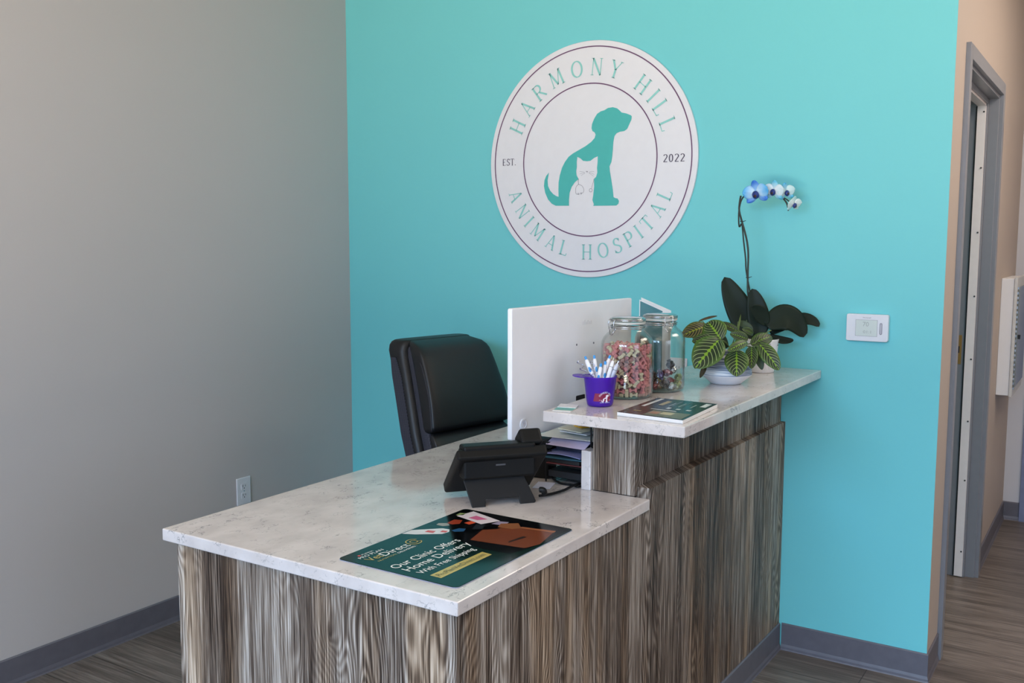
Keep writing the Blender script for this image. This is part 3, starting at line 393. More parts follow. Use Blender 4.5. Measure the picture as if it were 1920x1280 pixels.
for i, (x0, x1) in enumerate(WX):
    wo = bpy.data.objects.new('window_%d' % (i+1), None); COL.objects.link(wo); wo['kind'] = 'structure'; wo.location = ((x0+x1)/2, -5.6, .35)
    W = (x1-x0)/2; f = MB().box(-W, W, -.05, .05, 0, .05).box(-W, W, -.05, .05, 2.25, 2.3).box(-W, -W+.05, -.05, .05, .05, 2.25).box(W-.05, W, -.05, .05, .05, 2.25).box(-.025, .025, -.05, .05, .05, 2.25)
    f.build('window_frame', M_frame, wo); MB().box(-W+.04, W-.04, -.004, .004, .04, 2.26).build('pane', M_pane, wo)

def cove(pts, h=.1016, th=.006, toe=.012):
    """vinyl cove base swept along a floor line; the room lies to the right of the walking direction"""
    prof = [(0, 0), (toe, 0), (toe-.002, .004), (th+.003, .012), (th, .022), (th, h-.004), (th-.003, h), (0, h)]
    m = MB(); P = [Vector((p[0], p[1], 0)) for p in pts]; loops = []
    for i, p in enumerate(P):
        d0 = (P[i]-P[i-1]).normalized() if i else (P[1]-P[0]).normalized()
        d1 = (P[i+1]-P[i]).normalized() if i < len(P)-1 else d0
        n0 = Vector((d0.y, -d0.x, 0)); n1 = Vector((d1.y, -d1.x, 0)); nn = n0+n1; nn = nn/max(.3, nn.dot(n0))
        loops.append([tuple(p+nn*a+Vector((0, 0, b_))) for a, b_ in prof])
    return m.loft(loops)
struct('baseboard_left', cove([(0, -5.4), (0, 0)]), M_base)
struct('baseboard_back', cove([(2.128, 0), (XR, 0), (XR, .212)]), M_base)
struct('baseboard_back_left', cove([(0.0, 0), (2.08, 0)]), M_base)
struct('baseboard_hall', cove([(XR, 1.3), (XR, 2.35), (2.72, 2.35)]), M_base)

# doorway in the hall wall: pressed steel frame, seal strip, strike plate
d1 = bpy.data.objects.new('door_1', None); COL.objects.link(d1); d1['kind'] = 'structure'; d1.location = (XR, .77, 0)
def dl(b): b.v = [(x-XR, y-.77, z) for x, y, z in b.v]; return b
f = MB()
cx0, cx1 = XR-.166, XR+.016
f.box(XR-.001, cx1, .213, .262, 0, OZ+.045).box(XR-.001, cx1, 1.238, 1.29, 0, OZ+.045).box(XR-.001, cx1, .262, 1.238, OZ-.005, OZ+.045)   # casing face
f.box(XR-.04, XR, .258, .272, 0, OZ-.005).box(XR-.04, XR, 1.228, 1.242, 0, OZ-.005).box(XR-.04, XR, .272, 1.228, OZ-.02, OZ-.004)        # outer rebate
f.box(cx0, XR-.04, .258, .280, 0, OZ-.02).box(cx0, XR-.04, 1.215, 1.242, 0, OZ-.02).box(cx0, XR-.04, .280, 1.215, OZ-.04, OZ-.004)       # stop
dl(f).build('door_frame', M_frame, d1, bevel=.0012)
s = MB().box(XR-.082, XR-.048, 1.2055, 1.215, .004, OZ-.05).box(XR-.082, XR-.048, .290, 1.2055, OZ-.05, OZ-.04)
dl(s).build('seal_strip', mat('white_seal_strip', (236, 228, 226), .5, var=.02), d1)
g = MB().box(XR-.0885, XR-.0825, 1.210, 1.2152, .004, OZ-.05); dl(g).build('dark_gap_strip', M_dark, d1)  # dark strip standing in for the shaded gap beside the seal
sc_ = MB()
for z in (.12, .45, .72, 1.0, 1.28, 1.56, 1.84, 2.08):
    sc_.lathe([(0, -.001), (.004, -.001), (.0035, .002), (0, .0025)], 10)
    for i in range(len(sc_.v)-40, len(sc_.v)):
        x, y, zz = sc_.v[i]; sc_.v[i] = (XR-.056+x, 1.2050-zz, z+y)
dl(sc_).build('screw', mat('dark_screw', (70, 66, 66), .4, metal=.6), d1)
s = MB().box(XR-.128, XR-.098, 1.2125, 1.2155, .975, 1.105); dl(s).build('strike_plate', mat('brass_plate', (176, 132, 74), .35, metal=.7), d1)
s = MB().box(XR-.122, XR-.106, 1.2118, 1.2128, 1.025, 1.055); dl(s).build('strike_hole', M_dark, d1)
# door at the end of the hall
d2 = bpy.data.objects.new('door_2', None); COL.objects.link(d2); d2['kind'] = 'structure'; d2.location = (3.2, 2.35, 0)
MB().box(-.485, -.43, -.015, .12, 0, 2.15).box(.44, .485, -.015, .12, 0, 2.15).box(-.43, .44, -.015, .12, 2.09, 2.15).build('door_frame', mat('blue_grey_frame', (120, 128, 158), .35), d2, bevel=.002)
MB().box(-.43, .44, .05, .09, .005, 2.09).build('door_panel', mat('pale_door', (180, 180, 186), .45), d2)
MB().tube([(-.36, .05, 1.0), (-.36, -.01, 1.0), (-.25, -.012, 1.0)], .009, 10).build('door_handle', M_steel, d2, smooth=True)

# ------------------------------------------------------------------ reception desk
desk = thing('reception_desk', 'L-stepped reception desk clad in weathered grey wood laminate against the teal wall', 'desk', (1.7, -1.0, 0))
def D(b): b.v = [(x-1.7, y+1.0, z) for x, y, z in b.v]; return b
XF0, XF1 = 1.281, 2.099   # front panel
D(MB().box(XF0, XF1-.001, -2.030, -2.008, 0, ZL-.03)).build('front_panel', M_wood, desk, bevel=.0008)
def quadprism(p, z0, z1): return MB().prism(p, z0, z1)
D(quadprism([(XF1-.022, -2.008), (XF1, -2.008), (2.104, -1.155), (2.104-.022, -1.155)], 0, ZL-.03)).build('side_panel', M_wood, desk)
D(quadprism([(2.062, -1.1535), (2.1045, -1.1535), (2.117, -.001), (2.098, -.001)], 0.0, .8636)).build('lower_side_panel', M_wood, desk, bevel=.0008)
D(quadprism([(1.936, -1.1665), (2.064, -1.1665), (2.0995, -.001), (1.965, -.001)], ZL+.0005, ZU-.03)).build('raised_panel', M_wood, desk, bevel=.0008)
D(MB().box(XF0, XF0+.02, -2.008, -1.55, 0, ZL-.03)).build('left_panel', M_wood, desk)
D(MB().box(XF0+.02, 2.03, -1.57, -1.55, 0, ZL-.03)).build('pedestal_back', M_wood, desk)
D(MB().box(XF0+.02, 2.06, -1.1, -.02, 0.66, ZL-.03).box(1.9, 1.96, -1.1, -.02, 0.0, 0.66)).build('knee_panel', M_wood, desk)
toe = cove([(2.104+.0, -1.155), (2.117, -.006)], h=.1016); 
# walk from back to front so that the cove faces the room
toe = cove([(2.0995, -2.008), (2.1045, -1.155), (2.1175, -.008)][::1], h=.1016)
D(toe).build('toe_base', M_base, desk)
ct = MB().prism([(1.2409, -2.041), (2.1089, -2.041), (2.1089, -1.1669), (1.936, -1.1669), (1.936, -.0015), (1.2409, -.0015)], ZL-.0295, ZL)
c1 = ct.build('countertop', M_quartz, bevel=.003, seg=3, loc=(0, 0, 0)); tag(c1, 'wide lower white quartz worktop with fine grey veins holding the black desk phone', 'countertop', 'quartz worktops of the desk')
ct = MB().prism([(1.8288, -1.2578), (2.2399, -1.2578), (2.2399, -.0015), (1.7906, -.0015)], ZU-.0295, ZU)
c2 = ct.build('transaction_counter', M_quartz, bevel=.003, seg=3); tag(c2, 'narrow raised white quartz counter carrying the glass jars and plants', 'countertop', 'quartz worktops of the desk')
up = MB().prism([(1.9055, -1.1775), (1.9345, -1.1775), (1.9345, -.3), (1.9055, -.3)], ZL+.0003, .9485).build('backsplash', M_quartz, bevel=.0015)
tag(up, 'short upright white quartz strip standing beside the raised wooden panel', 'backsplash')

# ------------------------------------------------------------------ wall logo
R0 = .468
lg = thing('wall_sign', 'large round white sign with a teal dog and cat on the teal wall', 'sign', (1.291, -.0015, 1.8417))
b = MB().lathe([(R0-.001, 0), (R0, .001), (R0, .009), (R0-.0015, .0105)], 128)
b.v = [(x, -z, y) for x, y, z in b.v]; b.build('sign_disc', mat('white_acrylic', (228, 228, 232), .35, var=.01, spec=.45), lg, smooth=False)
def flat(mb_v, mb_f, y=-.0112, th=.0006):
    n = len(mb_v); return [(x, y-th, z) for x, z in mb_v], mb_f
def ring(r, w): 
    n = 160; vs = []; fs = []
    for i in range(n):
        a = 2*PI*i/n
        for q in (r-w/2, r+w/2): vs.append((q*math.cos(a), q*math.sin(a)))
    for i in range(n): k = 2*i; j = (k+2) % (2*n); fs.append((k, k+1, j+1, j))
    return vs, fs
M_purple = mat('purple_print', (104, 66, 104), .5, var=.03); M_aqua = mat('pale_aqua_print', (142, 208, 202), .5, var=.02); M_tdog = mat('teal_print', (72, 182, 176), .5, var=.02); M_ink = mat('grey_ink', (78, 72, 92), .5)
for r in (.4445, .3020):
    b = MB(); b.add(*flat(*ring(r, .0045))); b.build('purple_ring', M_purple, lg)
def arc_split(text, r, a0, a1, cap, top, nm):
    full = [glyph(c)[1] for c in text]; pos = []; x = 0
    for w_ in full: pos.append(x+w_/2); x += w_+.12
    ang = [a0+(a1-a0)*(p-pos[0])/(pos[-1]-pos[0]) for p in pos]; i = 0
    for wd in text.split(' '):
        b = MB(); b.add(*flat(*arc_word(wd, r, ang[i], ang[i+len(wd)-1], cap, top))); b.build(nm, M_aqua, lg); i += len(wd)+1
arc_split('HARMONY HILL', .3655, 155.3, 19.6, .066, True, 'upper_lettering')
arc_split('ANIMAL HOSPITAL', .3655, -158.5, -23.0, .060, False, 'lower_lettering')
def word_at(word, cx, cz, cap, W, gap=.10):
    def pl(xc, dx, y, tot): return (cx+((xc+dx)/tot-.5)*W, cz+(y-.5)*cap)
    return serif_word(word, pl, gap)
b = MB(); b.add(*flat(*word_at('EST.', -.3735, .0085, .028, .068))); b.build('established_lettering', M_ink, lg); b = MB(); b.add(*flat(*word_at('2022', .3720, -.006, .030, .090))); b.build('year_lettering', M_ink, lg)
dog = DATA['dog']; b = MB(); b.add([(x, -.0118, z) for x, z in dog], tri_poly(dog)); b.build('dog_emblem', M_tdog, lg)
b = MB()
for k, pts in DATA['lines'].items():
    if k == 'c': continue
    wd = .0011 if k[0] == 't' else (.0006 if k[0] == 'w' else .002)
    pts2 = [tuple(p) for p in smooth_line([(p[0], p[1], 0) for p in pts], 4)] if len(pts) > 2 and k[0] != 'n' else [(p[0], p[1], 0) for p in pts]
    vs, fs = stroke_quads([(p[0], p[1]) for p in pts2], wd); b.add(*flat(vs, fs, -.0116))
c0, c1_, c2_, c3 = DATA['lines']['c']
for c, r in ((c0, .0028), (c1_, .0028), (c2_, .0068)):
    vs = []; fs = []
    for i in range(20):
        a = 2*PI*i/20
        for q in (r-.0006, r+.0006): vs.append((c[0]+q*math.cos(a), c[1]+q*math.sin(a)))
    for i in range(20): k = 2*i; j = (k+2) % 40; fs.append((k, k+1, j+1, j))
    b.add(*flat(vs, fs, -.0116))
b.build('stethoscope_lines', M_ink, lg)

# ------------------------------------------------------------------ thermostat, outlets
th = thing('thermostat', 'white wall thermostat with pale screen on the teal wall', 'thermostat', (2.395, -.001, 1.2235))
pts = rounded_poly(-.0695, .0695, -.045, .0475, .006); pts = [(x, z-(.005*(1-(x/.0695)**2) if z < -.03 else 0)) for x, z in pts]
b = MB().prism(pts, 0, .022); b.v = [(x, -z, y) for x, y, z in b.v]; b.build('thermostat_case', M_white, th, bevel=.002)
b = MB().box(-.0375, .0335, -.0226, -.0218, -.0275, .0275); b.build('screen', mat('lcd_screen', (206, 214, 208), .2, var=.01), th)
vs = MB().box(-.0385, .0345, -.0222, -.0215, -.0285, .0285); vs.build('screen_bezel', mat('bezel_grey', (140, 140, 150), .5), th)
b = MB().prism([(x, z) for x, z in rounded_poly(.042, .0505, -.021, .019, .004)], .0218, .0228); b.v = [(x, -z, y) for x, y, z in b.v]; b.build('slot', mat('slot_grey', (126, 124, 134), .5), th)
b = MB().prism([(x, z) for x, z in rounded_poly(.0442, .0483, -.0185, .0165, .002)], .0228, .0236); b.v = [(x, -z, y) for x, y, z in b.v]; b.build('slider', mat('slider_grey', (190, 188, 196), .4), th)
tv, tf = text_mesh('Honeywell', .026, .004); b = MB().add([(x-.014, -.0224, z+.034) for x, z in tv], tf)
b.build('maker_lettering', mat('dark_print', (96, 94, 104), .5), th)
M_lcd = mat('lcd_digits', (160, 168, 164), .4)
tv, tf = text_mesh('70', .02, .016); b = MB().add([(x-.014, -.0229, z+.006) for x, z in tv], tf)
tv, tf = text_mesh('01:1', .026, .010); b.add([(x-.012, -.0229, z-.018) for x, z in tv], tf); b.build('screen_digits', M_lcd, th)
def outlet(label, loc, rz):
    o = thing('wall_outlet', label, 'outlet', loc, rz)
    MB().box(-.038, .038, -.006, 0, -.0585, .0585).build('cover_plate', M_white, o, bevel=.0025)
    for z in (.0195, -.0195):
        b = MB().prism(rounded_poly(-.0165, .0165, z-.0135, z+.0135, .006), .006, .0075); b.v = [(x, -q, y) for x, y, q in b.v]; r = b.build('socket', M_white, o)
        h = MB().box(-.0075, -.0055, -.0079, -.0070, z-.001, z+.008).box(.0055, .0075, -.0079, -.0070, z-.001, z+.007)
        h.lathe([(0, 0), (.0024, 0), (.0024, .0009), (0, .0009)], 10); k = len(h.v)-40
        h.v[k:] = [(x, -.0070-q, z-.007+y) for x, y, q in h.v[k:]]
        h.build('slots', M_dark, r)
    b = MB().lathe([(0, 0), (.003, 0), (.0025, .001), (0, .001)], 10); b.v = [(x, -.006-q, y) for x, y, q in b.v]; b.build('screw', M_steel, o)
    return o
outlet('white wall outlet on the grey left wall just above the worktop edge', (.0005, -.694, .453), PI/2)
outlet('white wall outlet on the teal wall behind the glass jars', (1.692, -.0005, 1.012), 0)

# ------------------------------------------------------------------ wall cabinet in the hall
cb = thing('wall_cabinet', 'white metal extinguisher cabinet on the hall wall past the doorway', 'cabinet', (XR+.0005, 1.69, .78))
CW = .056; CL = .46; H = .565
MB().box(0, CW, 0, CL, 0, H).build('cabinet_body', mat('white_enamel', (222, 222, 222), .35, var=.01), cb, bevel=.002)
MB().box(CW, CW+.014, -.006, CL+.006, -.006, H+.006).build('door_trim', mat('trim_enamel', (196, 196, 192), .35), cb, bevel=.003)
cd = MB().box(CW+.0145, CW+.022, .03, CL-.03, .04, H-.04).build('door', mat('grey_glass', (120, 128, 126), .15), cb, bevel=.002)
MB().box(CW+.0222, CW+.032, .05, .065, H*.5-.01, H*.5+.01).build('latch', M_dark, cd)
b = MB()
for i in range(22): b.box(CW+.0142, CW+.020, .008, .020, .03+i*.023, .042+i*.023)
b.build('hinge', M_steel, cb)

# ------------------------------------------------------------------ office chair
M_leather = mat('black_leather', (21, 22, 24), .46, var=.12, scale=8, bump=.12, bscale=320, spec=.45)
t = NT('mesh_fabric'); o_ = t.xyz(t.coord()); 
wv = t.math('MULTIPLY', t.math('SINE', t.math('MULTIPLY', t.math('ADD', o_[2], t.math('MULTIPLY', o_[0], .7)), 900)), t.math('SINE', t.math('MULTIPLY', t.math('SUBTRACT', o_[2], t.math('MULTIPLY', o_[0], .9)), 900)))
t.base(t.ramp(wv, [(0.0, (26, 26, 32)), (0.35, (78, 78, 92))])); t.set(rough=.8); M_mesh = t.m
ch = thing('office_chair', 'black leather high-back office chair behind the desk by the teal wall', 'office chair', (1.153, -.478, 0), math.radians(-12))
def xb(z):  # front face of the backrest, leaning back towards the top
    return -.24+.175*min(1, max(0, (1.13-z))/.48)**.9
def W(z): return .182+.034*min(1, max(0, (1.145-z)/.36))
def loopz(x0, x1, hw, z, e=6, n=32): return rrect((x1-x0)/2, hw, n, e, (x0+x1)/2, 0, z)
# shell behind
L = []
zt = 1.138
for z in [.46+.04*i for i in range(16)]+[1.095, 1.115, 1.128, 1.135, zt]:
    k = min(1, max(0, (zt-z)/.045)); r = math.sqrt(max(0, 1-(1-k)**2)); x = xb(z)
    L.append(loopz(x-.198+.05*(1-r), x-.082+.03*(1-k)-.02*(1-r), W(z)*(1.0)*(.86+.14*r)+.006, z, 5))
MB().loft(L).build('back_shell', M_leather, ch, smooth=True)
# mesh insets on both flanks of the shell and the gusset under the pads
for sgn, nm in ((-1, 'mesh_side'), (1, 'mesh_side')):
    b = MB(); vs = []; zs = [.47+.02*i for i in range(31)]
    for z in zs:
        x = xb(z); hw = (W(z)+.0085)
        k = min(1, max(0, (1.10-z)/.10)); wdt = .028*math.sqrt(k)+.001
        vs += [(x-.150-wdt*.9, sgn*hw, z), (x-.150+wdt, sgn*hw, z), (x-.150+wdt, sgn*(hw-.004), z), (x-.150-wdt*.9, sgn*(hw-.004), z)]
    loops = [vs[4*i:4*i+4] for i in range(len(zs))]; b.loft(loops).build(nm, M_mesh, ch)
L = []
for z in [.52+.04*i for i in range(14)]+[1.075, 1.10, 1.115, 1.122]:
    k = min(1, max(0, (1.122-z)/.05)); r = math.sqrt(max(0, 1-(1-k)**2)); x = xb(z)
    L.append(loopz(x-.095, x-.030-.02*(1-r), W(z)-.012-.03*(1-r), z, 6))
MB().loft(L).build('mesh_gusset', M_mesh, ch, smooth=True)
# upper pad, rolled over the top
L = []
for i in range(25):
    z = .800+.335*i/24; u = i/24
    lo = min(1, u/.07); r0 = math.sqrt(max(0, 1-(1-lo)**2)); hi = min(1, (1-u)/.14); r1 = math.sqrt(max(0, 1-(1-hi)**2)); r = min(r0, r1); x = xb(z)
    bulge = .016*math.sin(PI*u)
    L.append(loopz(x-.060-.03*(1-r1), x+.012+bulge-.034*(1-r0)-.072*(1-r1), W(z)-.010*(1-r0)-.004-.030*(1-r1), z, 8))
MB().loft(L).build('head_pad', M_leather, ch, smooth=True)
for sgn in (-1, 1):
    b = MB(); pts = []
    for i in range(22):
        z = .812+.25*i/21; x = xb(z); pts.append((x+.004+.014*math.sin(PI*i/21)-.006, sgn*(W(z)-.004), z))
    b.tube(pts, .0032, 6).build('piping', mat('piping_grey', (34, 34, 42), .6), ch, smooth=True)
L = []
for i in range(15):
    z = .50+.305*i/14; u = i/14; r = math.sqrt(max(0, 1-(1-min(1, min(u, 1-u)/.12))**2)); x = xb(z)
    L.append(loopz(x-.055, x-.012+.016*math.sin(PI*u)-.02*(1-r), W(z)-.018-.01*(1-r), z, 9))
MB().loft(L).build('lumbar_pad', M_leather, ch, smooth=True)
L = []
for i, z in enumerate([.40, .41, .43, .46, .49, .505, .51]):
    q = [.03, .012, 0, 0, .004, .02, .05][i]; L.append(rrect(.26-q, .255-q, 32, 6, .07, 0, z))
MB().loft(L).build('seat', M_leather, ch, smooth=True)
b = MB().lathe([(.03, .10), (.03, .30), (.022, .30), (.022, .395), (.08, .40), (.08, .405)], 20); b.build('gas_column', M_black, ch, smooth=False)
for i in range(5):
    a = 2*PI*i/5+.3; ca, sa = math.cos(a), math.sin(a)
    leg = MB().tube([(.0, 0, .10), (ca*.16, sa*.16, .09), (ca*.29, sa*.29, .075)], [.028, .022, .016], 8).build('leg', M_black, ch, smooth=True)
    MB().add([], []); w_ = MB()
    for s_ in (-1, 1):
        k = len(w_.v); w_.lathe([(.0, -.009), (.026, -.009), (.028, 0), (.026, .009), (0, .009)], 18)
        w_.v[k:] = [(ca*.29 + x*ca - (z+s_*.014)*sa, sa*.29 + x*sa + (z+s_*.014)*ca, .029+y) for x, y, z in w_.v[k:]]
    w_.tube([(ca*.29, sa*.29, .03), (ca*.29, sa*.29, .075)], .006, 8)
    w_.build('caster', M_black, leg)

# ------------------------------------------------------------------ monitor
mo = thing('monitor', 'large white desktop monitor seen from behind beside the raised counter', 'monitor', (1.7433, -.927, ZL+.0006), math.atan2(-.0585, .646))
pts = rounded_poly(-.3210, .3210, .1265, .4965, .006)
b = MB().prism(pts, -.008, .008); b.v = [(z, x, y) for x, y, z in b.v]; b.build('monitor_case', mat('white_monitor_shell', (232, 232, 236), .33, var=.008, spec=.5), mo, bevel=.003)
MB().box(-.0105, -.0085, -.31, .31, .155, .482).build('screen', mat('dark_screen', (14, 15, 18), .12), mo)
MB().box(-.05, .03, .14, .21, .012, .22).build('stand_neck', M_white, mo, bevel=.006)
MB().prism(rounded_poly(-.11, .07, .07, .29, .03), 0, .012).build('stand_base', M_white, mo, bevel=.003)
b = MB().lathe([(.0, 0), (.0155, 0), (.0155, .0025), (.012, .0035), (.011, .0022), (0, .0022)], 32); b.v = [(.0078+z, -.268+x, .1665+y) for x, y, z in b.v]; em = b.build('round_emblem', M_white, mo, smooth=False)
M_emb = mat('emblem_grey', (196, 196, 206), .4); b = MB()
for dy in (-.004, .003): b.box(.0099, .0112, -.268+dy-.0008, -.268+dy+.0008, .1595, .1735)
b.box(.0099, .0112, -.271, -.2665, .167, .1685).box(.0099, .0112, -.266, -.2615, .1655, .167).build('emblem_strokes', M_emb, em)
M_scr = mat('screw_hole', (120, 120, 130), .5)
for yy, zz in ((-.001, .3695), (.093, .3675)):
    b = MB().lathe([(.0, 0), (.0032, 0), (.0032, .0012), (.0018, .0015), (0, .0004)], 14); b.v = [(.0078+z, yy+x, zz+y) for x, y, z in b.v]; b.build('screw_hole', M_scr, mo)
sl = MB().prism(rounded_poly(-.002, .046, .196, .213, .004), .0080, .0090); sl.v = [(z, x, y) for x, y, z in sl.v]; sl.build('cable_slot', M_dark, mo)
b = MB()
for i, hgt in enumerate((.010, .014, .008, .012, .008, .010)): b.box(.0078, .0084, .030+i*.009, .036+i*.009, .428, .428+hgt)
b.build('faint_lettering', mat('faint_print', (216, 216, 221), .4), mo)

# ------------------------------------------------------------------ desk phone (seen from behind); local +Y = along its width, +X = its back
ph = thing('desk_phone', 'black desk telephone seen from behind on the lower worktop', 'telephone', (1.7875, -1.403, ZL+.0005), math.atan2(-.633, .775))
def tilt(pts, s0, h0, ang):  # pts (across, along the face from top, thickness) -> local
    ca, sa = math.cos(ang), math.sin(ang); out = []
    for y, l, tck in pts: out.append((s0-l*ca-tck*sa, y, h0-l*sa+tck*ca))
    return out
A = math.radians(40)
def slab(y0, y1, l0, l1, t0, t1):
    b = MB(); b.box(y0, y1, l0, l1, t0, t1); b.v = tilt(b.v, .022, .150, A); return b
slab(-.126, .118, -.004, .190, -.030, .0).build('phone_body', M_black, ph, bevel=.007, seg=3)
slab(-.116, .045, .008, .184, .0, .010).build('face_panel', M_black, ph, bevel=.003)
slab(-.085, .03, .015, .085, .010, .012).build('display', mat('phone_display', (34, 40, 42), .15), ph)
kb = slab(-.06, .01, .10, .18, .010, .014); kb.build('keypad', mat('key_grey', (60, 60, 64), .5), ph)
hs = MB()
for l0, l1, t1 in ((-.006, .050, .050), (.045, .155, .030), (.155, .190, .044)):
    hs.box(.052, .112, l0, l1, .004, t1)
hs.v = tilt(hs.v, .022, .150, A); h_ = hs.build('handset', M_black, ph, bevel=.008, seg=3)
MB().box(.024, .0262, -.070, -.056, .155, .156).build('tag', M_black, ph)
# recessed back housing
MB().box(-.020, .030, -.108, .088, .070, .158).build('back_housing', mat('phone_back', (7, 8, 9), .5, spec=.25), ph, bevel=.006)
MB().box(.0302, .0308, -.022, .004, .104, .108).build('maker_mark', mat('faint_grey', (74, 74, 78), .5), ph)
st = MB(); prof = [(-.088, 0), (-.052, 0), (-.050, .018), (.040, .018), (.042, 0), (.082, 0), (.086, .004), (.060, .072), (-.098, .072), (-.104, .066)]
st.prism(prof, 0, .006)
st.v = [(.030+.10*0+z-(.03*(y/.072))*1.0+.004, x, y) for x, y, z in st.v]
st.build('foot_stand', mat('stand_plastic', (12, 13, 15), .5, spec=.3), ph, bevel=.0015)
MB().box(-.05, .004, -.085, .055, .060, .074).build('stand_bracket', M_black, ph, bevel=.003)
b = MB().tube(smooth_line([(.028, .100, .030), (.034, .108, .03), (.03, .112, .02)], 4), .008, 8).build('cord_plug', M_black, ph, smooth=True)

# ------------------------------------------------------------------ cables and bits behind the phone
def cable(name, pts, r, label, m=M_black, k=8):
    o = MB().tube(smooth_line(pts, k), r, 8).build(name, m, smooth=True); return tag(o, label, 'cable', 'black cables behind the phone')
zc = ZL+.0045
cable('phone_cable', [(1.860, -1.325, zc+.004), (1.872, -1.290, zc+.002), (1.885, -1.235, zc+.003), (1.888, -1.18, zc+.006), (1.8995, -1.10, zc+.004), (1.900, -1.02, zc+.004)], .0038, 'thick black cable running from the phone back under the raised counter')
cable('looped_cable', [(1.775, -1.115, zc+.012), (1.80, -1.15, zc+.006), (1.835, -1.165, zc), (1.868, -1.162, zc), (1.893, -1.170, zc), (1.9005, -1.12, zc-.001), (1.9005, -1.02, zc-.001)], .0032, 'black cable looping low against the upright quartz strip')
cable('thin_cable', [(1.925, -1.16, 1.030), (1.9295, -1.165, .99), (1.9290, -1.155, .955), (1.92, -1.05, .952), (1.915, -.95, .952)], .0028, 'thin black cable hanging from the raised counter beside the wooden post')
# black upright box between phone and papers
bx = thing('black_device', 'small upright black box with knobs standing behind the desk phone', 'device', (1.742, -1.095, ZL+.0006), math.radians(10))
MB().box(-.035, .025, -.04, .03, 0, .115).build('device_case', M_black, bx, bevel=.004)
MB().tube([(.012, -.034, .104), (.035, -.060, .104)], .0095, 14).build('knob', M_black, bx); MB().tube([(.016, -.034, .083), (.034, -.054, .083)], .0065, 12).build('knob', M_black, bx)
tr = thing('letter_tray', 'low black wire letter tray filled with folders under the raised counter', 'letter tray', (1.838, -1.03, ZL+.0006))
b = MB()
for z in (.012, .050):
    for y in [-.125+.0125*i for i in range(21)]: b.box(-.058, .058, y-.0008, y+.0008, z-.0008, z+.0008)
    b.tube([(-.058, -.125, z), (.058, -.125, z), (.058, .125, z), (-.058, .125, z)], .0022, 6, closed=True)
b.build('wire_shelf', M_black, tr)
for x in (-.058, .058):
    for y in (-.125, 0, .125): MB().tube([(x, y, 0), (x, y, .085)], .002, 6).build('post', M_black, tr)
def sheet(name, label, cat, c, w, l, rz, col, z, th=.0012, sag=0, tiltx=0, group='papers and folders in the letter tray', front_drop=0):
    b = MB(); nx, ny = 8, 8; g = []
    for k in (0, 1):
        for i in range(nx+1):
            for j in range(ny+1):
                x = (i/nx-.5)*w; y = (j/ny-.5)*l
                q = sag*math.sin(PI*i/nx)+tiltx*x/w - front_drop*max(0, (.35-j/ny)/.35)**2
                g.append((x, y, q+k*th))
    N = (nx+1)*(ny+1); F = []
    for i in range(nx):
        for j in range(ny):
            a = i*(ny+1)+j; F.append((a, a+1, a+ny+2, a+ny+1)); F.append((N+a, N+a+ny+1, N+a+ny+2, N+a+1))
    edge = [i*(ny+1) for i in range(nx+1)]+[nx*(ny+1)+j for j in range(1, ny+1)]+[i*(ny+1)+ny for i in range(nx-1, -1, -1)]+[j for j in range(ny-1, 0, -1)]
    for i in range(len(edge)): a, c_ = edge[i], edge[(i+1) % len(edge)]; F.append((a, c_, N+c_, N+a))
    b.add(g, F); o = b.build(name, col if not isinstance(col, tuple) else mat(name+'_paper_%d_%d_%d' % col, col, .7, var=.02), smooth=False); o.location = (c[0], c[1], z); o.rotation_euler = (0, 0, rz)
    return tag(o, label, cat, group)
sheet('folder', 'black folder lowest in the letter tray', 'folder', (1.838, -1.03), .106, .24, 0, (24, 25, 30), ZL+.016, th=.018)
sheet('folder', 'dark folder with a red edge in the letter tray', 'folder', (1.836, -1.035), .115, .245, .04, (96, 44, 46), ZL+.055, th=.003)
sheet('folder', 'black folder above the red edged one', 'folder', (1.838, -1.032), .110, .25, -.03, (26, 26, 30), ZL+.0600, th=.010)
sheet('folder', 'dark teal folder near the top of the letter tray', 'folder', (1.832, -1.04), .13, .25, .05, (34, 78, 96), ZL+.0725, th=.004)
sheet('paper_sheet', 'blue-violet sheet bulging out of the letter tray', 'paper', (1.826, -1.042), .135, .24, .0, (140, 146, 196), ZL+.0790, th=.002, sag=.006)
sheet('notebook', 'dark blue notebook between the blue-violet and lavender sheets', 'notebook', (1.843, -1.02), .10, .20, 0, (36, 40, 62), ZL+.0885, th=.032)
sheet('paper_sheet', 'lavender sheet drooping over the upright quartz strip', 'paper', (1.853, -1.035), .130, .25, -.08, (196, 182, 206), ZL+.1300, th=.0012, tiltx=.0, front_drop=.022)
sheet('paper_sheet', 'pale cream sheet below the envelopes', 'paper', (1.842, -1.035), .180, .26, .06, (206, 206, 196), ZL+.1335, th=.0012)
sheet('envelope', 'grey envelope with a dark underside on the papers', 'envelope', (1.866, -1.03), .095, .20, -.14, (176, 176, 176), ZL+.1420, th=.003)
sheet('envelope', 'cream envelope on top of the paper stack', 'envelope', (1.860, -1.03), .090, .19, -.25, (208, 204, 180), ZL+.1470, th=.002)
sheet('sticky_note', 'orange-yellow note tucked under the top slip', 'note', (1.850, -1.055), .042, .05, -.5, (240, 184, 40), ZL+.1505, th=.0015)
sheet('paper_slip', 'curled cream slip topmost of the paper stack', 'paper', (1.886, -1.02), .055, .15, -.18, (202, 200, 178), ZL+.1550, th=.0015, sag=.006)
sheet('paper_sheet', 'small white sheet lying on the worktop among the cables', 'paper', (1.80, -1.2), .05, .07, .3, (206, 208, 224), ZL+.0010, th=.0008, group='papers on the worktop')

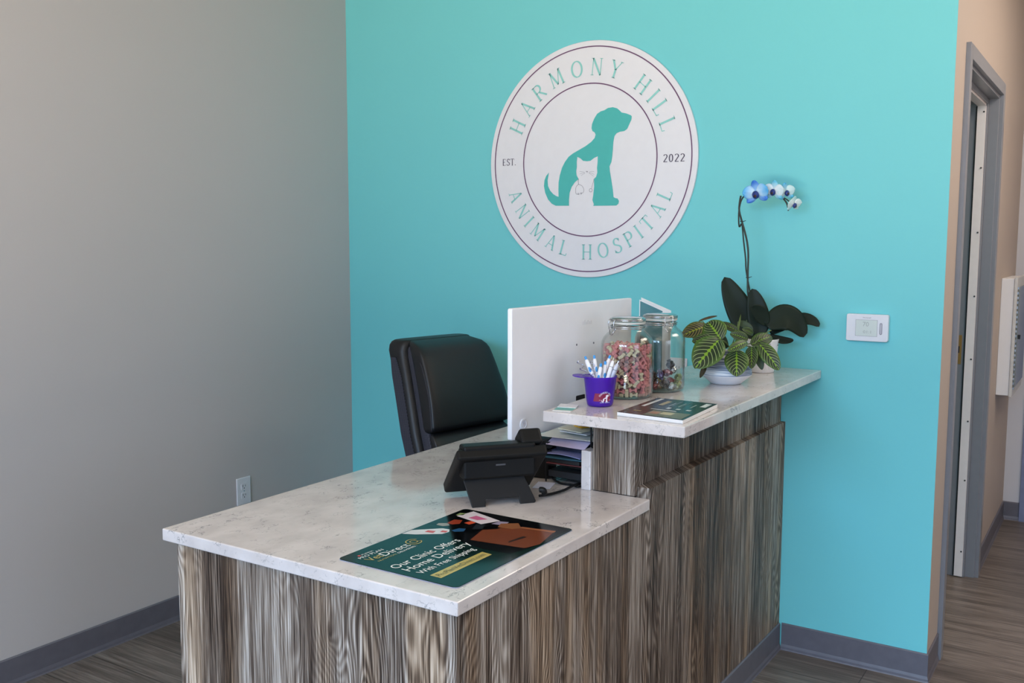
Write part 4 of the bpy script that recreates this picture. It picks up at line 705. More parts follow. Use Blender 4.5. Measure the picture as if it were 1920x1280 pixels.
# ------------------------------------------------------------------ advertising mat
ad = thing('counter_mat', 'glossy dark green advertising mat lying on the lower worktop', 'counter mat', (2.0669, -1.9854, ZL+.0006))
ad.rotation_euler = (0, 0, math.radians(-.6))
def UV(u, v, z=.0028): return (-v, u, z)
M_matg = mat('mat_green', (8, 33, 28), .12, var=.03, spec=.38); M_matb = mat('mat_black', (6, 7, 8), .12, var=.05, spec=.38)
pl = MB().prism([(-v, u) for u, v in rounded_poly(0, .4655, 0, .3185, .012)], 0, .0024); pl.build('mat_sheet', M_matg, ad, bevel=.0005)
b = MB().prism([(-v, u) for u, v in rounded_poly(-.0008, .4663, -.0008, .3193, .0125)], 0, .0012); b.build('mat_backing', mat('mat_edge', (150, 158, 180), .3), ad)
def mpoly(name, pts, col, z=.00255, rough=.16, par=None):
    b = MB(); b.add([UV(u, v, z) for u, v in pts], tri_poly(pts)); return b.build(name, col if not isinstance(col, tuple) else mat('ink_%d_%d_%d' % col, col, rough, var=.03, spec=.5), par or ad)
# dark photo area
pts = [(.23, .025), (.30, .010), (.455, .008)] + [(.4605, .02), (.4615, .30), (.452, .3135), (.31, .3145), (.315, .28), (.262, .235), (.245, .18), (.225, .10)]
mpoly('dark_photo', pts, M_matb)
mpoly('white_sleeve', [(.212, .3150), (.246, .3150), (.298, .262), (.300, .243), (.284, .232), (.262, .236), (.225, .286)], (214, 210, 210), .00265)
mpoly('red_label', [(.252, .280), (.266, .281), (.272, .262), (.256, .258)], (196, 70, 70), .00275); mpoly('red_label', [(.272, .250), (.284, .252), (.288, .238), (.275, .236)], (206, 66, 66), .00275)
mpoly('tan_photo_spot', [(.312, .292), (.326, .296), (.340, .276), (.325, .262), (.312, .272)], (150, 140, 130), .00265)
mpoly('dark_photo_gap', [(.33, .20), (.37, .215), (.38, .195), (.345, .18)], (34, 40, 44), .00262)
mpoly('red_photo_spot', [(.336, .280), (.372, .282), (.378, .262), (.350, .250), (.336, .262)], (150, 58, 36), .00265); mpoly('orange_photo_spot', [(.362, .246), (.384, .240), (.378, .222), (.358, .228)], (206, 84, 52), .00265)
mpoly('blue_photo_spot', [(.296, .235), (.320, .230), (.326, .214), (.306, .206), (.292, .222)], (40, 84, 122), .00265)
mpoly('green_photo_spot', [(.404, .302), (.426, .305), (.432, .290), (.414, .286)], (134, 150, 100), .00265)
mpoly('white_bag', [(.400, .296), (.4555, .284), (.424, .182), (.376, .205)], (216, 206, 210), .00265)
mpoly('pink_print', [(.402, .262), (.428, .256), (.418, .214), (.398, .232)], (196, 100, 136), .00275)
mpoly('small_pack', [(.392, .186), (.420, .182), (.427, .158), (.398, .152)], (150, 140, 160), .00265)
box = mpoly('carton_photo', [(.262, .156), (.340, .176), (.366, .150), (.400, .150), (.405, .118), (.4150, .026), (.3232, .006), (.2806, .020)], (112, 58, 36), .00270)
mpoly('carton_flap', [(.378, .158), (.406, .168), (.432, .134), (.402, .106), (.384, .122)], (136, 86, 55), .00280)
mpoly('carton_rear', [(.400, .118), (.412, .110), (.4280, .026), (.4150, .024)], (150, 92, 58), .00276)
mpoly('carton_label', [(.293, .070), (.300, .076), (.352, .070), (.350, .058)], (40, 32, 30), .00285)
mpoly('gold_bar', [(.0262, .0585), (.0262, .0875), (.2080, .0840), (.2050, .0560)], (186, 166, 92), .00270)
M_txt = mat('white_lettering', (232, 232, 228), .3, var=.01); M_gold = mat('gold_lettering', (176, 158, 90), .3); M_dkt = mat('dark_lettering', (50, 60, 44), .4)
def mtext(name, s, u0, v0, w, h, m, bold=0.0, z=.0029):
    tv, tf = text_mesh(s, w, h, bold); b = MB().add([UV(u0+x, v0+y, z) for x, y in tv], tf); return b.build(name, m, ad)
mtext('headline_lettering', 'Our Clinic Offers', .0190, .1690, .2280, .0245, M_txt, .002)
mtext('headline_lettering', 'Home Delivery', .0215, .1365, .2190, .0245, M_txt, .002)
mtext('subline_lettering', 'With Free Shipping', .0240, .1055, .1900, .0185, M_txt, .002)
mtext('web_lettering', 'ProPlanVetDirect.com', .0330, .0655, .1640, .0150, M_dkt)
mtext('logo_lettering', 'Vet', .0255, .2445, .042, .024, M_gold, .004); mtext('logo_lettering', 'Direct', .0690, .2425, .088, .024, M_txt, .002)
mtext('slogan_lettering', 'NUTRITION,', .0340, .2290, .060, .0068, M_gold); mtext('slogan_lettering', 'DELIVERED.', .0990, .2290, .062, .0072, M_txt, .008)
mtext('small_lettering', 'PRO PLAN', .0240, .2730, .076, .0105, M_txt); mtext('small_lettering', 'PURINA', .0450, .2870, .036, .0055, M_txt)
mpoly('red_mark', [(.034, .287), (.041, .287), (.041, .294), (.034, .294)], (200, 60, 56), .0029)
b = MB()
for r, w_, a0, a1 in ((.0185, .0030, 20, 340), (.0090, .0026, 0, 360)):
    n = 30; vs = []; fs = []
    for i in range(n+1):
        a = math.radians(a0+(a1-a0)*i/n)
        for q in (r-w_/2, r+w_/2): vs.append(UV(.1800+q*math.cos(a)*1.0, .2545+q*math.sin(a)*.95, .0029))
    for i in range(n): k = 2*i; fs.append((k, k+1, k+3, k+2))
    b.add(vs, fs)
b.add([UV(.1885, .246, .0029), UV(.1885, .262, .0029), UV(.191, .262, .0029), UV(.191, .246, .0029)], [(0, 1, 2, 3)])
b.add([UV(.189, .246, .0029), UV(.189, .2485, .0029), UV(.198, .2485, .0029), UV(.198, .246, .0029)], [(0, 1, 2, 3)])
b.build('at_sign_emblem', M_gold, ad)

# ------------------------------------------------------------------ things on the raised counter
zu = ZU+.0006
mg = thing('magazine', 'brochure with a dark green and brown cover on the raised counter corner', 'magazine', (2.118, -1.083, zu), math.radians(0))
c4 = [(2.0302, -1.2117), (2.2219, -1.228), (2.2082, -.9493), (2.0255, -.9416)]
def ML(s, t_, z):  # s across, t along
    a = Vector(c4[0]).lerp(Vector(c4[1]), s); b_ = Vector(c4[3]).lerp(Vector(c4[2]), s); p = a.lerp(b_, t_); return (p.x-2.118, p.y+1.083, z)
b = MB(); q = [ML(0, 0, 0)[:2], ML(1, 0, 0)[:2], ML(1, 1, 0)[:2], ML(0, 1, 0)[:2]]; b.prism(q, 0, .0092); b.build('pages', M_paper, mg)
t = NT('brochure_cover'); o_ = t.xyz(t.coord()); t.base(t.ramp(t.math('ADD', t.math('MULTIPLY', o_[0], 3.4), t.math('ADD', t.math('MULTIPLY', o_[1], 1.6), .5)), [(0.0, (52, 34, 32)), (.32, (56, 38, 36)), (.46, (58, 74, 98)), (.62, (22, 58, 58)), (1.0, (16, 50, 46))])); t.set(rough=.25); M_cover = t.m
b = MB(); q = [ML(0, 0, 0)[:2], ML(1, 0, 0)[:2], ML(1, 1, 0)[:2], ML(0, 1, 0)[:2]]; b.prism(q, .0093, .0098); cv = b.build('cover', M_cover, mg)
mz = [.0100]
def mark(name, s0, s1, t0, t1, col): mz[0] += .00003; q = mz[0]; b = MB().add([ML(s0, t0, q), ML(s1, t0, q), ML(s1, t1, q), ML(s0, t1, q)], [(0, 1, 2, 3)]); b.build(name, mat('cover_ink_%d_%d_%d' % col, col, .35), cv)
mark('white_title', .08, .14, .45, .97, (206, 206, 206)); mark('tan_print', .26, .34, .60, .86, (168, 156, 128)); mark('white_text_line', .43, .45, .60, .80, (160, 170, 178)); mark('white_text_line', .47, .49, .62, .92, (110, 124, 138))
mark('white_text_line', .58, .60, .60, .82, (150, 162, 158)); mark('white_text_line', .63, .645, .62, .92, (90, 116, 112)); mark('white_text_line', .76, .78, .62, .80, (150, 166, 160)); mark('barcode', .86, .95, .72, .93, (206, 212, 210))
mark('photo_strip', .38, .96, .02, .30, (104, 108, 88)); mark('photo_book', .56, .74, .14, .26, (190, 178, 142)); mark('photo_book', .40, .54, .12, .24, (168, 120, 96)); mark('white_print', .30, .70, .34, .37, (200, 200, 196))
mark('gold_lettering', .14, .26, .16, .20, (150, 128, 90)); mark('white_lettering', .48, .54, .44, .52, (190, 196, 200)); mark('white_lettering', .63, .70, .44, .50, (180, 190, 188)); mark('white_lettering', .79, .86, .44, .50, (180, 190, 188))

def card(label, pts, cols, z, group='business cards on the counter corner'):
    c = sum((Vector(p) for p in pts), Vector((0, 0)))/4; o = thing('business_card', label, 'card', (c.x, c.y, z), 0, group)
    L = [(p[0]-c.x, p[1]-c.y) for p in pts]; MB().prism(L, 0, .0012).build('card_stock', M_paper, o)
    if cols:
        P0, P1, P2, P3 = [Vector(p) for p in L]
        b = MB(); e = .22; a = P0.lerp(P3, e); b_ = P1.lerp(P2, e); b.add([(a.x, a.y, .0014), (b_.x, b_.y, .0014), (P2.x, P2.y, .0014), (P3.x, P3.y, .0014)], [(0, 1, 2, 3)]); b.build('teal_print', mat('card_teal', (96, 170, 160), .4), o)
    return o
card('teal and white business card at the front left corner of the raised counter', [(1.8542, -1.2508), (1.9032, -1.2381), (1.8870, -1.165), (1.8340, -1.178)], True, zu)
card('plain white business card lying on the teal one', [(1.8390, -1.196), (1.8905, -1.184), (1.8733, -1.135), (1.8210, -1.146)], False, zu+.0016)

# glass jars
def jar(label, loc, seed, rz=0):
    j = thing('glass_jar', label, 'jar', loc, rz, 'clamp lid glass jars')
    R = .0775
    out = [(0, 0), (.055, 0), (.068, .002), (.0745, .008), (R, .018), (R, .055), (R, .150), (.0765, .163), (.071, .176), (.060, .188), (.0515, .195), (.0485, .200), (.0475, .214), (.050, .2165)]
    inn = [(.046, .2165), (.044, .214), (.045, .200), (.048, .194), (.057, .1855), (.068, .174), (.0735, .162), (R-.003, .150), (R-.003, .055), (R-.003, .020), (.072, .0105), (.066, .006), (0, .006)]
    b = MB().lathe(out+inn, 64); g = b.build('glass_body', M_glass, j, smooth=True)
    b = MB().lathe([(0, .0002), (.0655, .0002), (.0735, .0075), (.0735, .0095), (0, .0055)], 48); b.build('thick_base', M_gb, j, smooth=True)
    b = MB().lathe([(.0, .2225), (.0485, .2225), (.0505, .2235), (.0505, .230), (.049, .2335), (.046, .2350), (.040, .2365), (0, .2380)], 56); b.build('glass_lid', M_lid, j, smooth=True)
    b = MB().lathe([(.047, .2170), (.0520, .2170), (.0520, .2222), (.047, .2222)], 48, closed=True); b.build('rubber_seal', mat('clear_seal', (196, 196, 190), .4), j, smooth=False)
    b = MB()
    for z, r in ((.2040, .0500), (.2095, .0512), (.2265, .0522), (.2300, .0518)):
        b.tube([(r*math.cos(2*PI*i/40), r*math.sin(2*PI*i/40), z) for i in range(40)], .0017, 6, closed=True)
    b.build('wire_band', M_steel, j, smooth=True)
    # clasp
    b = MB()
    for y in (-.013, .013):
        b.tube(smooth_line([(.0525, y, .2290), (.058, y, .2275), (.0600, y, .2140), (.0565, y, .2000), (.0515, y, .2065)], 4), .0016, 6)
    b.tube([(.0565, -.013, .200), (.0600, -.006, .186), (.0600, .006, .186), (.0565, .013, .200)], .0013, 6)
    b.tube([(.0525, -.013, .229), (.0525, .013, .229)], .0012, 6)
    b.build('wire_clasp', M_steel, j, smooth=True)
    b = MB(); b.tube([(-.0525, -.010, .2265), (-.0575, -.010, .218), (-.0520, -.010, .2065)], .0012, 6); b.tube([(-.0525, .010, .2265), (-.0575, .010, .218), (-.0520, .010, .2065)], .0012, 6); b.tube([(-.0575, -.01, .218), (-.0575, .01, .218)], .0012, 6)
    b.build('wire_hinge', M_steel, j, smooth=True)
    return j
M_gb = glass_material('thick_glass', (0.62, 0.78, 0.74, 1), 1.6); M_lid = glass_material('lid_glass', (0.80, 0.88, 0.87, 1), 2.6)
J1 = (1.9111, -.9080, zu); J2 = (1.9400, -.7400, zu)
jar('clamp lid glass jar full of small dog biscuits', J1, 1, math.radians(-118))
jar('clamp lid glass jar of wrapped sweets behind the biscuit jar', J2, 2, math.radians(-40))
# biscuits
def bone_mesh(name, m):
    out = []; L, Wd, n = .0107, .0043, 9
    for sx, sy_ in ((1, 1), (-1, 1), (-1, -1), (1, -1)):
        a0 = {(1, 1): -60, (-1, 1): 60, (-1, -1): 120, (1, -1): 240}[(sx, sy_)]
        cx, cyy = sx*.0080, sy_*.0032
        for i in range(n):
            a = math.radians(a0+ 210*i/(n-1)) if False else None
        rng = {(1, 1): (-35, 205), (-1, 1): (-25, 215), (-1, -1): (145, 385), (1, -1): (155, 395)}[(sx, sy_)]
        for i in range(7):
            a = math.radians(rng[0]+(rng[1]-rng[0])*i/6); out.append((cx+.0031*math.cos(a), cyy+.0031*math.sin(a)))
    b = MB(); t_ = .0046
    loops = [[(x*k, y*k, z) for x, y in out] for k, z in ((.92, -t_), (1, -t_+.001), (1, t_-.001), (.92, t_))]
    loops = [[(x*1.1, y*1.1, z*1.05) for x, y, z in l] for l in loops]
    b.loft(loops); o = b.build(name, m, smooth=False); return o
BM = [mat('biscuit_pink', (198, 120, 120), .8, var=.1, scale=300, bump=.3, bscale=500), mat('biscuit_tan', (200, 184, 152), .8, var=.1, scale=300, bump=.3, bscale=500), mat('biscuit_mauve', (160, 116, 108), .8, var=.1, scale=300, bump=.3, bscale=500)]
BL = ['pink bone-shaped dog biscuit in the full glass jar', 'tan bone-shaped dog biscuit in the full glass jar', 'mauve-brown bone-shaped dog biscuit in the full glass jar']
BG = ['pink dog biscuits in the jar', 'tan dog biscuits in the jar', 'mauve-brown dog biscuits in the jar']
proto = []
for i in range(3):
    o = bone_mesh('dog_biscuit', BM[i]); proto.append(o)
rnd = random.Random(7); used = [False]*3; rest = MB(); rest_list = []
order = [0 if rnd.random() < .46 else (1 if rnd.random() < .62 else 2) for _ in DATA['bones']]
for n, (x, y, z, a, b_, c) in enumerate(DATA['bones']):
    k = order[n]; mtx = Matrix.Translation((J1[0]+x/1e4, J1[1]+y/1e4, J1[2]+z/1e4+.007)) @ Euler((a/100, b_/100, c/100)).to_matrix().to_4x4()
    if n < 290:
        o = proto[k] if not used[k] else proto[k].copy()
        if used[k]: COL.objects.link(o)
        used[k] = True; o.matrix_world = mtx; tag(o, BL[k], 'dog biscuit', BG[k])
    else:
        me = proto[k].data; rest.cur = k; rest.add([tuple(mtx @ v.co) for v in me.vertices], [tuple(p.vertices) for p in me.polygons])
ro = rest.build('dog_biscuits', BM); tag(ro, 'heap of small bone-shaped biscuits deep inside the full glass jar', 'dog biscuits', kind='stuff')
# sweets
SW = [('dark brown', (58, 34, 30), 0.3, .1), ('gold', (206, 160, 70), .25, .8), ('purple', (76, 52, 110), .25, .3), ('red', (120, 26, 32), .3, .3), ('silver', (206, 206, 206), .25, .8), ('green', (120, 140, 84), .3, .5), ('black', (34, 26, 32), .3, .2)]
pro = {}
def foil(nm, col, ro_, me_):
    k = 'foil_'+nm.replace(' ', '_')
    if k in _mats: return _mats[k]
    t = NT(k); n = t.noise(t.coord(), 130, 3, .65); t.base(t.ramp(n, [(.36, tuple(int(c_*.45) for c_ in col)), (.50, col), (.58, col), (.64, tuple(int(c_*.4+140) for c_ in col))], 'LINEAR')); t.set(rough=ro_, metal=me_)
    t.bump(t.noise(t.coord(), 260, 2), .6, .002); _mats[k] = t.m; return t.m
rnd = random.Random(11)
def sweet_mesh(nm, m, seed):
    rr = random.Random(seed); b = MB(); loops = []
    for i in range(9):
        u = i/8; r = .0125*math.sin(PI*min(1, max(0, (u-.08)/.84)))**.6+.0015; x = (u-.5)*.034
        if u < .08 or u > .92: r = .0075
        loops.append([(x*.92, r*.97*math.cos(2*PI*k/12)*(1+rr.uniform(-.12, .12)), r*.85*math.sin(2*PI*k/12)*(1+rr.uniform(-.12, .12))) for k in range(12)])
    b.loft(loops); return b.build(nm, m, smooth=False)
for n, (x, y, z, a, b_, c) in enumerate(DATA['candy']):
    k = rnd.choice([0, 0, 6, 2, 2, 3, 4, 4, 1, 6, 0, 0, 3, 5]); nm, col, ro_, me_ = SW[k]
    if k not in pro:
        o = sweet_mesh('wrapped_sweet', foil(nm, col, ro_, me_), k); pro[k] = o
    else: o = pro[k].copy(); COL.objects.link(o)
    o.matrix_world = Matrix.Translation((J2[0]+x/1e4, J2[1]+y/1e4, J2[2]+z/1e4*1.0+.006)) @ Euler((a/100, b_/100, c/100)).to_matrix().to_4x4()
    tag(o, nm+' foil wrapped sweet heaped in the rear glass jar', 'sweet', nm+' sweets in the rear jar')
for n, (x, y, z, k) in enumerate([(.034, -.020, .058, 3), (.044, .0, .066, 4), (.018, -.034, .052, 2), (-.012, -.030, .050, 0), (.040, -.008, .082, 6)]):
    nm, col, ro_, me_ = SW[k]
    if k not in pro: pro[k] = sweet_mesh('wrapped_sweet', foil(nm, col, ro_, me_), k); o = pro[k]
    else: o = pro[k].copy(); COL.objects.link(o)
    o.matrix_world = Matrix.Translation((J2[0]+x, J2[1]+y, J2[2]+z)) @ Euler((n, n*2.1, n*.7)).to_matrix().to_4x4(); tag(o, nm+' foil wrapped sweet heaped in the rear glass jar', 'sweet', nm+' sweets in the rear jar')

# purple pen cup
CU = Vector((1.9185, -1.0950, zu))
t = NT('purple_plastic'); t.base(lin((88, 40, 180))); t.set(rough=.16, spec=.5)
tb = t.n.new('ShaderNodeBsdfTransparent'); tb.inputs[0].default_value = (0.42, 0.20, 0.85, 1); mx_ = t.n.new('ShaderNodeMixShader'); mx_.inputs[0].default_value = .42
t.link(t.b.outputs[0], mx_.inputs[1]); t.link(tb.outputs[0], mx_.inputs[2]); t.link(mx_.outputs[0], t.n['Material Output'].inputs[0]); M_cup = t.m
cp_ = thing('pen_cup', 'translucent purple cup with a side brim holding pens', 'cup', CU)
out = [(0, 0), (.033, 0), (.036, .003), (.0375, .010), (.0455, .078), (.047, .081), (.0475, .084)]; inn = [(.0455, .084), (.0435, .078), (.0355, .010), (.033, .0035), (0, .0035)]
MB().lathe(out+inn, 48).build('cup_body', M_cup, cp_, smooth=True)
vd = math.radians(-148)  # the brim points to the picture's left
b = MB(); n = 28; vs = []
ca, sa = math.cos(PI+.5695), math.sin(PI+.5695)
for zz in (.0815, .0842):
    for i in range(n):
        a = 2*PI*i/n; x = .048+.030*math.cos(a); y = .034*math.sin(a); vs.append((x*ca-y*sa, x*sa+y*ca, zz+.002*math.cos(a)))
b.add(vs, [tuple(range(n))[::-1], tuple(range(n, 2*n))]+[(i, (i+1) % n, n+(i+1) % n, n+i) for i in range(n)]); b.build('brim', M_cup, cp_, bevel=.001)
# printed emblem wrapped on the cup, facing the camera's side slightly to the right
ang0 = math.atan2(-3.4727-CU.y, 3.1478-CU.x)+math.radians(16)
def wrap(u, v, off=.0004): # u along the girth in m, v height
    r = .0364+(.0455-.0375)/.068*(v-.010)+.0011+off; a = ang0+u/r; return (r*math.cos(a), r*math.sin(a), v)
def wpoly(pts2, fs, m, name, off): b = MB().add([wrap(u, v, off) for u, v in pts2], fs); b.build(name, m, cp_)
g = []; F = []; nx, ny = 16, 6
for i in range(nx+1):
    for j in range(ny+1):
        u = -.026+.046*i/nx; top = .0165+.0235*math.sqrt(max(0, 1-((u-.004)/.026)**2)) if u > -.006 else .0395; g.append((u+(.004*(1-j/ny) if u < -.02 else 0)*-1, .0165+(top-.0165)*j/ny))
for i in range(nx):
    for j in range(ny): a = i*(ny+1)+j; F.append((a, a+ny+1, a+ny+2, a+1))
wpoly(g, F, mat('maroon_print', (126, 22, 62), .4), 'maroon_print', .0003)
M_wp = mat('white_print', (232, 226, 236), .5)
sc_d = .05; dp = [(x*sc_d*1.1+.004, z*sc_d*1.1+.0245) for x, z in dog]; wpoly(dp, tri_poly(dp), M_wp, 'dog_print', .0008)
vs, fs = arc_word('HARMONY HILL', .0185, 150, 30, .0052); wpoly([(x+.004, y+.0235) for x, y in vs], fs, M_wp, 'arched_lettering', .0008)
vs, fs = word_at('ANIMAL HOSPITAL', .004, .0135, .0030, .030); wpoly(vs, fs, M_wp, 'straight_lettering', .0008)
vs, fs = word_at('EST.', -.011, .0205, .0022, .0055); wpoly(vs, fs, M_wp, 'small_lettering', .0008); vs, fs = word_at('2022', .018, .0205, .0022, .0055); wpoly(vs, fs, M_wp, 'small_lettering', .0008)
# pens
M_pw = mat('pen_white', (236, 236, 240), .25, var=.01); M_pb = mat('pen_blue', (54, 146, 214), .35); M_pg = mat('pen_clear_grey', (196, 200, 212), .2)
PL = ['white and blue click pen leaning furthest left in the purple cup', 'white and blue pen standing tall behind the leftmost pen', 'white pen with a big blue grip at the front middle of the cup', 'white pen with a blue grip just right of the front one', 'white and blue pen standing tallest at the middle right of the cup', 'white pen with a silver clip third from the right in the cup', 'clear-grey pen with a silver tip furthest right in the cup', 'white pen with a slim silver tip between the two rightmost pens']
for n, (T, B, k) in enumerate(DATA['pens']):
    T = Vector(T); B = Vector(B)
    d = (T-B).normalized()
    # the foot rests inside the cup
    tcut = (B.z-(zu+.012))/max(.2, d.z); foot = B-d*tcut
    off = Vector((foot.x-CU.x, foot.y-CU.y)); lim = .022
    if off.length > lim: off = off*lim/off.length
    aa = n*2.4; foot = Vector((CU.x+.5*off.x+.013*math.cos(aa), CU.y+.5*off.y+.013*math.sin(aa), zu+.006))
    # keep the pen inside the rim
    fr = (zu+.084-foot.z)/(T.z-foot.z); P_ = foot.lerp(T, fr); o2 = Vector((P_.x-CU.x, P_.y-CU.y))
    if o2.length > .0385:
        o2 = o2*.0385/o2.length; P_ = Vector((CU.x+o2.x, CU.y+o2.y, zu+.084)); T = foot+(P_-foot)/fr
    q = (T-foot).to_track_quat('Z', 'Y'); Lh = (T-foot).length
    o = thing('pen', PL[n], 'pen', foot, 0, 'pens in the purple cup'); o.rotation_mode = 'QUATERNION'; o.rotation_quaternion = q
    body = M_pw if k == 0 else (M_pg if n == 6 else M_pw)
    MB().lathe([(0, 0), (.0012, .001), (.0034, .014), (.0042, .03), (.0048, .06), (.0056, Lh-.045), (.0056, Lh-.022), (.0042, Lh-.010), (0, Lh-.010)], 14).build('barrel', body, o, smooth=True)
    if k == 0:
        MB().lathe([(.0034, Lh-.0105), (.0034, Lh-.001), (.0026, Lh), (0, Lh)], 12).build('button', M_pb, o)
        cl = q.inverted() @ (Vector((3.1478, -3.4727, 1.5233))-T); ca_ = math.atan2(cl.y, cl.x)+(.5 if n % 2 else -.3); gb = MB()
        gb.lathe([(0, -.011), (.0028, -.008), (.0042, -.002), (.0036, .004), (.0015, .010), (0, .012)], 12)
        gb.v = [(x*1.0+.0031*math.cos(ca_), y+.0031*math.sin(ca_), z+Lh-.040) for x, y, z in gb.v]; gb.build('blue_grip', M_pb, o, smooth=True)
    else:
        MB().lathe([(.0026, Lh-.0105), (.0022, Lh-.001), (0, Lh)], 12).build('button', M_steel, o)
        MB().lathe([(.0053, Lh-.030), (.0056, Lh-.029), (.0056, Lh-.027), (.0053, Lh-.026)], 14).build('trim_ring', M_steel, o)
    MB().box(-.0016, .0016, -.0072, -.0058, Lh-.05, Lh-.012).box(-.0016, .0016, -.0072, -.003, Lh-.014, Lh-.012).build('clip', M_pw if k == 0 else M_steel, o)
# clear curly straw-like twist
M_clr = glass_material('clear_plastic', (0.80, 0.80, 0.90, 1), 6.0)
for n, (cx, r0) in enumerate(((-.028, .0075), (-.016, .006))):
    pts = []
    rx, ry = math.cos(.5695), math.sin(.5695)
    for i in range(40):
        a = i*.62; h = .055+.0018*i; off = cx-.0008*i*(1 if n == 0 else .2)
        pts.append((CU.x+off*rx+r0*math.cos(a)*rx-.010*ry, CU.y+off*ry+r0*math.cos(a)*ry+.010*rx+r0*math.sin(a)*.6, zu+h-.045*(1-min(1, i/6))))
    o = MB().tube(pts, .0018, 6).build('curly_stick', M_clr, smooth=True); tag(o, ['clear curly plastic stick leaning out over the cup brim', 'clear curly plastic stick upright behind the leftmost pen'][n], 'stick', 'clear curly sticks in the purple cup')

# tent card behind the jars
tc = thing('tent_card', 'white folded card stand with a teal front behind the rear jar', 'card stand', (1.852, -.598, zu), math.radians(20))
def board(y0, y1, x0, x1, z0, zl_, zr): return MB().add([(x0, y0, z0), (x1, y0, z0), (x1, y0, zr), (x0, y0, zl_), (x0, y1, z0), (x1, y1, z0), (x1, y1, zr), (x0, y1, zl_)], [(0, 1, 2, 3), (7, 6, 5, 4), (0, 4, 5, 1), (1, 5, 6, 2), (2, 6, 7, 3), (3, 7, 4, 0)])
board(0, .003, -.045, .050, 0, .268, .226).build('front_board', M_paper, tc)
board(-.0008, -.0002, -.0425, .030, .004, .264, .232).build('teal_print', mat('dark_teal_print', (48, 108, 114), .4), tc)
board(.016, .030, -.041, .056, 0, .2735, .232).build('back_pages', M_paper, tc)

# ------------------------------------------------------------------ maranta
t = NT('prayer_leaf'); uvn = t.xyz(t.coord('UV')); u_ = t.math('ABSOLUTE', t.math('SUBTRACT', uvn[0], .5)); u2_ = t.math('MULTIPLY', u_, 2.0)
vv = t.math('SUBTRACT', uvn[1], t.math('MULTIPLY', t.math('POWER', u2_, 1.35), .33))
ph_ = t.math('FRACT', t.math('MULTIPLY', vv, 8.0)); vd_ = t.math('ABSOLUTE', t.math('SUBTRACT', ph_, .5))
vein = t.ramp(vd_, [(0.0, (1, 1, 1, 1)), (0.045, (1, 1, 1, 1)), (0.09, (0, 0, 0, 1))]); vein = t.math('MULTIPLY', vein, t.math('LESS_THAN', u2_, .84))
mid = t.math('LESS_THAN', t.math('ADD', u2_, t.math('MULTIPLY', vd_, .26)), .15)
dark = t.ramp(u2_, [(0.0, (30, 50, 20)), (.50, (22, 40, 18)), (.78, (50, 74, 28)), (1.0, (84, 112, 40))])
c = t.mix(vein, dark, lin((150, 166, 108))); c = t.mix(mid, c, lin((112, 146, 36))); t.base(c); t.set(rough=.42, spec=.4); M_leaf0 = t.m
def leaf_variant(name, mul): 
    m = M_leaf0.copy(); m.name = name; nt = m.node_tree; bs = nt.nodes['Principled BSDF']; src = bs.inputs['Base Color'].links[0].from_socket
    mx = nt.nodes.new('ShaderNodeMix'); mx.data_type = 'RGBA'; mx.blend_type = 'MULTIPLY'; mx.inputs[0].default_value = 1; nt.links.new(src, mx.inputs[6]); mx.inputs[7].default_value = mul; nt.links.new(mx.outputs[2], bs.inputs['Base Color']); return m
M_leaf1 = leaf_variant('prayer_leaf_red', (1.15, .72, .62, 1)); M_leaf2 = leaf_variant('prayer_leaf_deep', (.62, .66, .62, 1))
M_leaf3 = mat('leaf_underside', (38, 58, 32), .55, var=.15); M_leaf4 = mat('dried_leaf', (74, 62, 38), .7, var=.3, scale=120); M_leaf5 = mat('leaf_shoot', (96, 110, 50), .5, var=.2)
LM = {0: M_leaf0, 1: M_leaf1, 2: M_leaf2, 3: M_leaf3, 4: M_leaf4, 5: M_leaf5}
CAMP = Vector((3.1478, -3.4727, 1.5233))
def leaf(par, root, B, T, wid, m, name='leaf', droop=.12, fold=.12, mid_pt=None, power=.62, curl=0, thick=.0007, facing=None, slices=18):
    B, T = Vector(B), Vector(T); d = T-B; Ln = d.length
    n = ((facing or CAMP)-(B+T)/2).normalized(); n = (n+Vector((0, 0, .35))).normalized()
    side = d.cross(n).normalized(); n = side.cross(d).normalized()
    b = MB(); vs = []; uv = []; nc = 8
    if mid_pt is not None: Mp = Vector(mid_pt)
    else: Mp = (B+T)/2+n*droop*Ln
    ctrl = 2*Mp-(B+T)/2
    rows = []
    for i in range(slices+1):
        s = i/slices; s = s+(s*(1-s))*.25*(2*s-1); p = (1-s)**2*B+2*s*(1-s)*ctrl+s*s*T; tg = (2*(1-s)*(ctrl-B)+2*s*(T-ctrl)).normalized()
        sd = tg.cross(n).normalized(); nn = sd.cross(tg).normalized()
        w_ = wid/2*(max(0, math.sin(PI*(.02+.98*s)))**power)*(1.06-.16*s)
        row = []
        for j in range(nc+1):
            q = j/nc*2-1
            row.append(p+sd*w_*q+nn*(abs(q)*fold*wid/2*(1 if w_ > .001 else 0)-curl*q*q*wid/2))
            uv.append((j/nc, s))
        rows.append(row)
    top = [v-Vector(root) for r in rows for v in r]
    N = len(top); low = [v-n*thick for v in top]; F = []
    for i in range(slices):
        for j in range(nc): a = i*(nc+1)+j; F.append((a, a+1, a+nc+2, a+nc+1)); F.append((N+a, N+a+nc+1, N+a+nc+2, N+a+1))
    edge = [i*(nc+1) for i in range(slices+1)]+[slices*(nc+1)+j for j in range(1, nc+1)]+[i*(nc+1)+nc for i in range(slices-1, -1, -1)]+[j for j in range(nc-1, 0, -1)]
    for i in range(len(edge)): a, c_ = edge[i], edge[(i+1) % len(edge)]; F.append((a, c_, N+c_, N+a))
    b.add([tuple(v) for v in top+low], F, uv+uv); return b.build(name, m, par, smooth=True)
PC = Vector((2.0650, -.4950, zu))
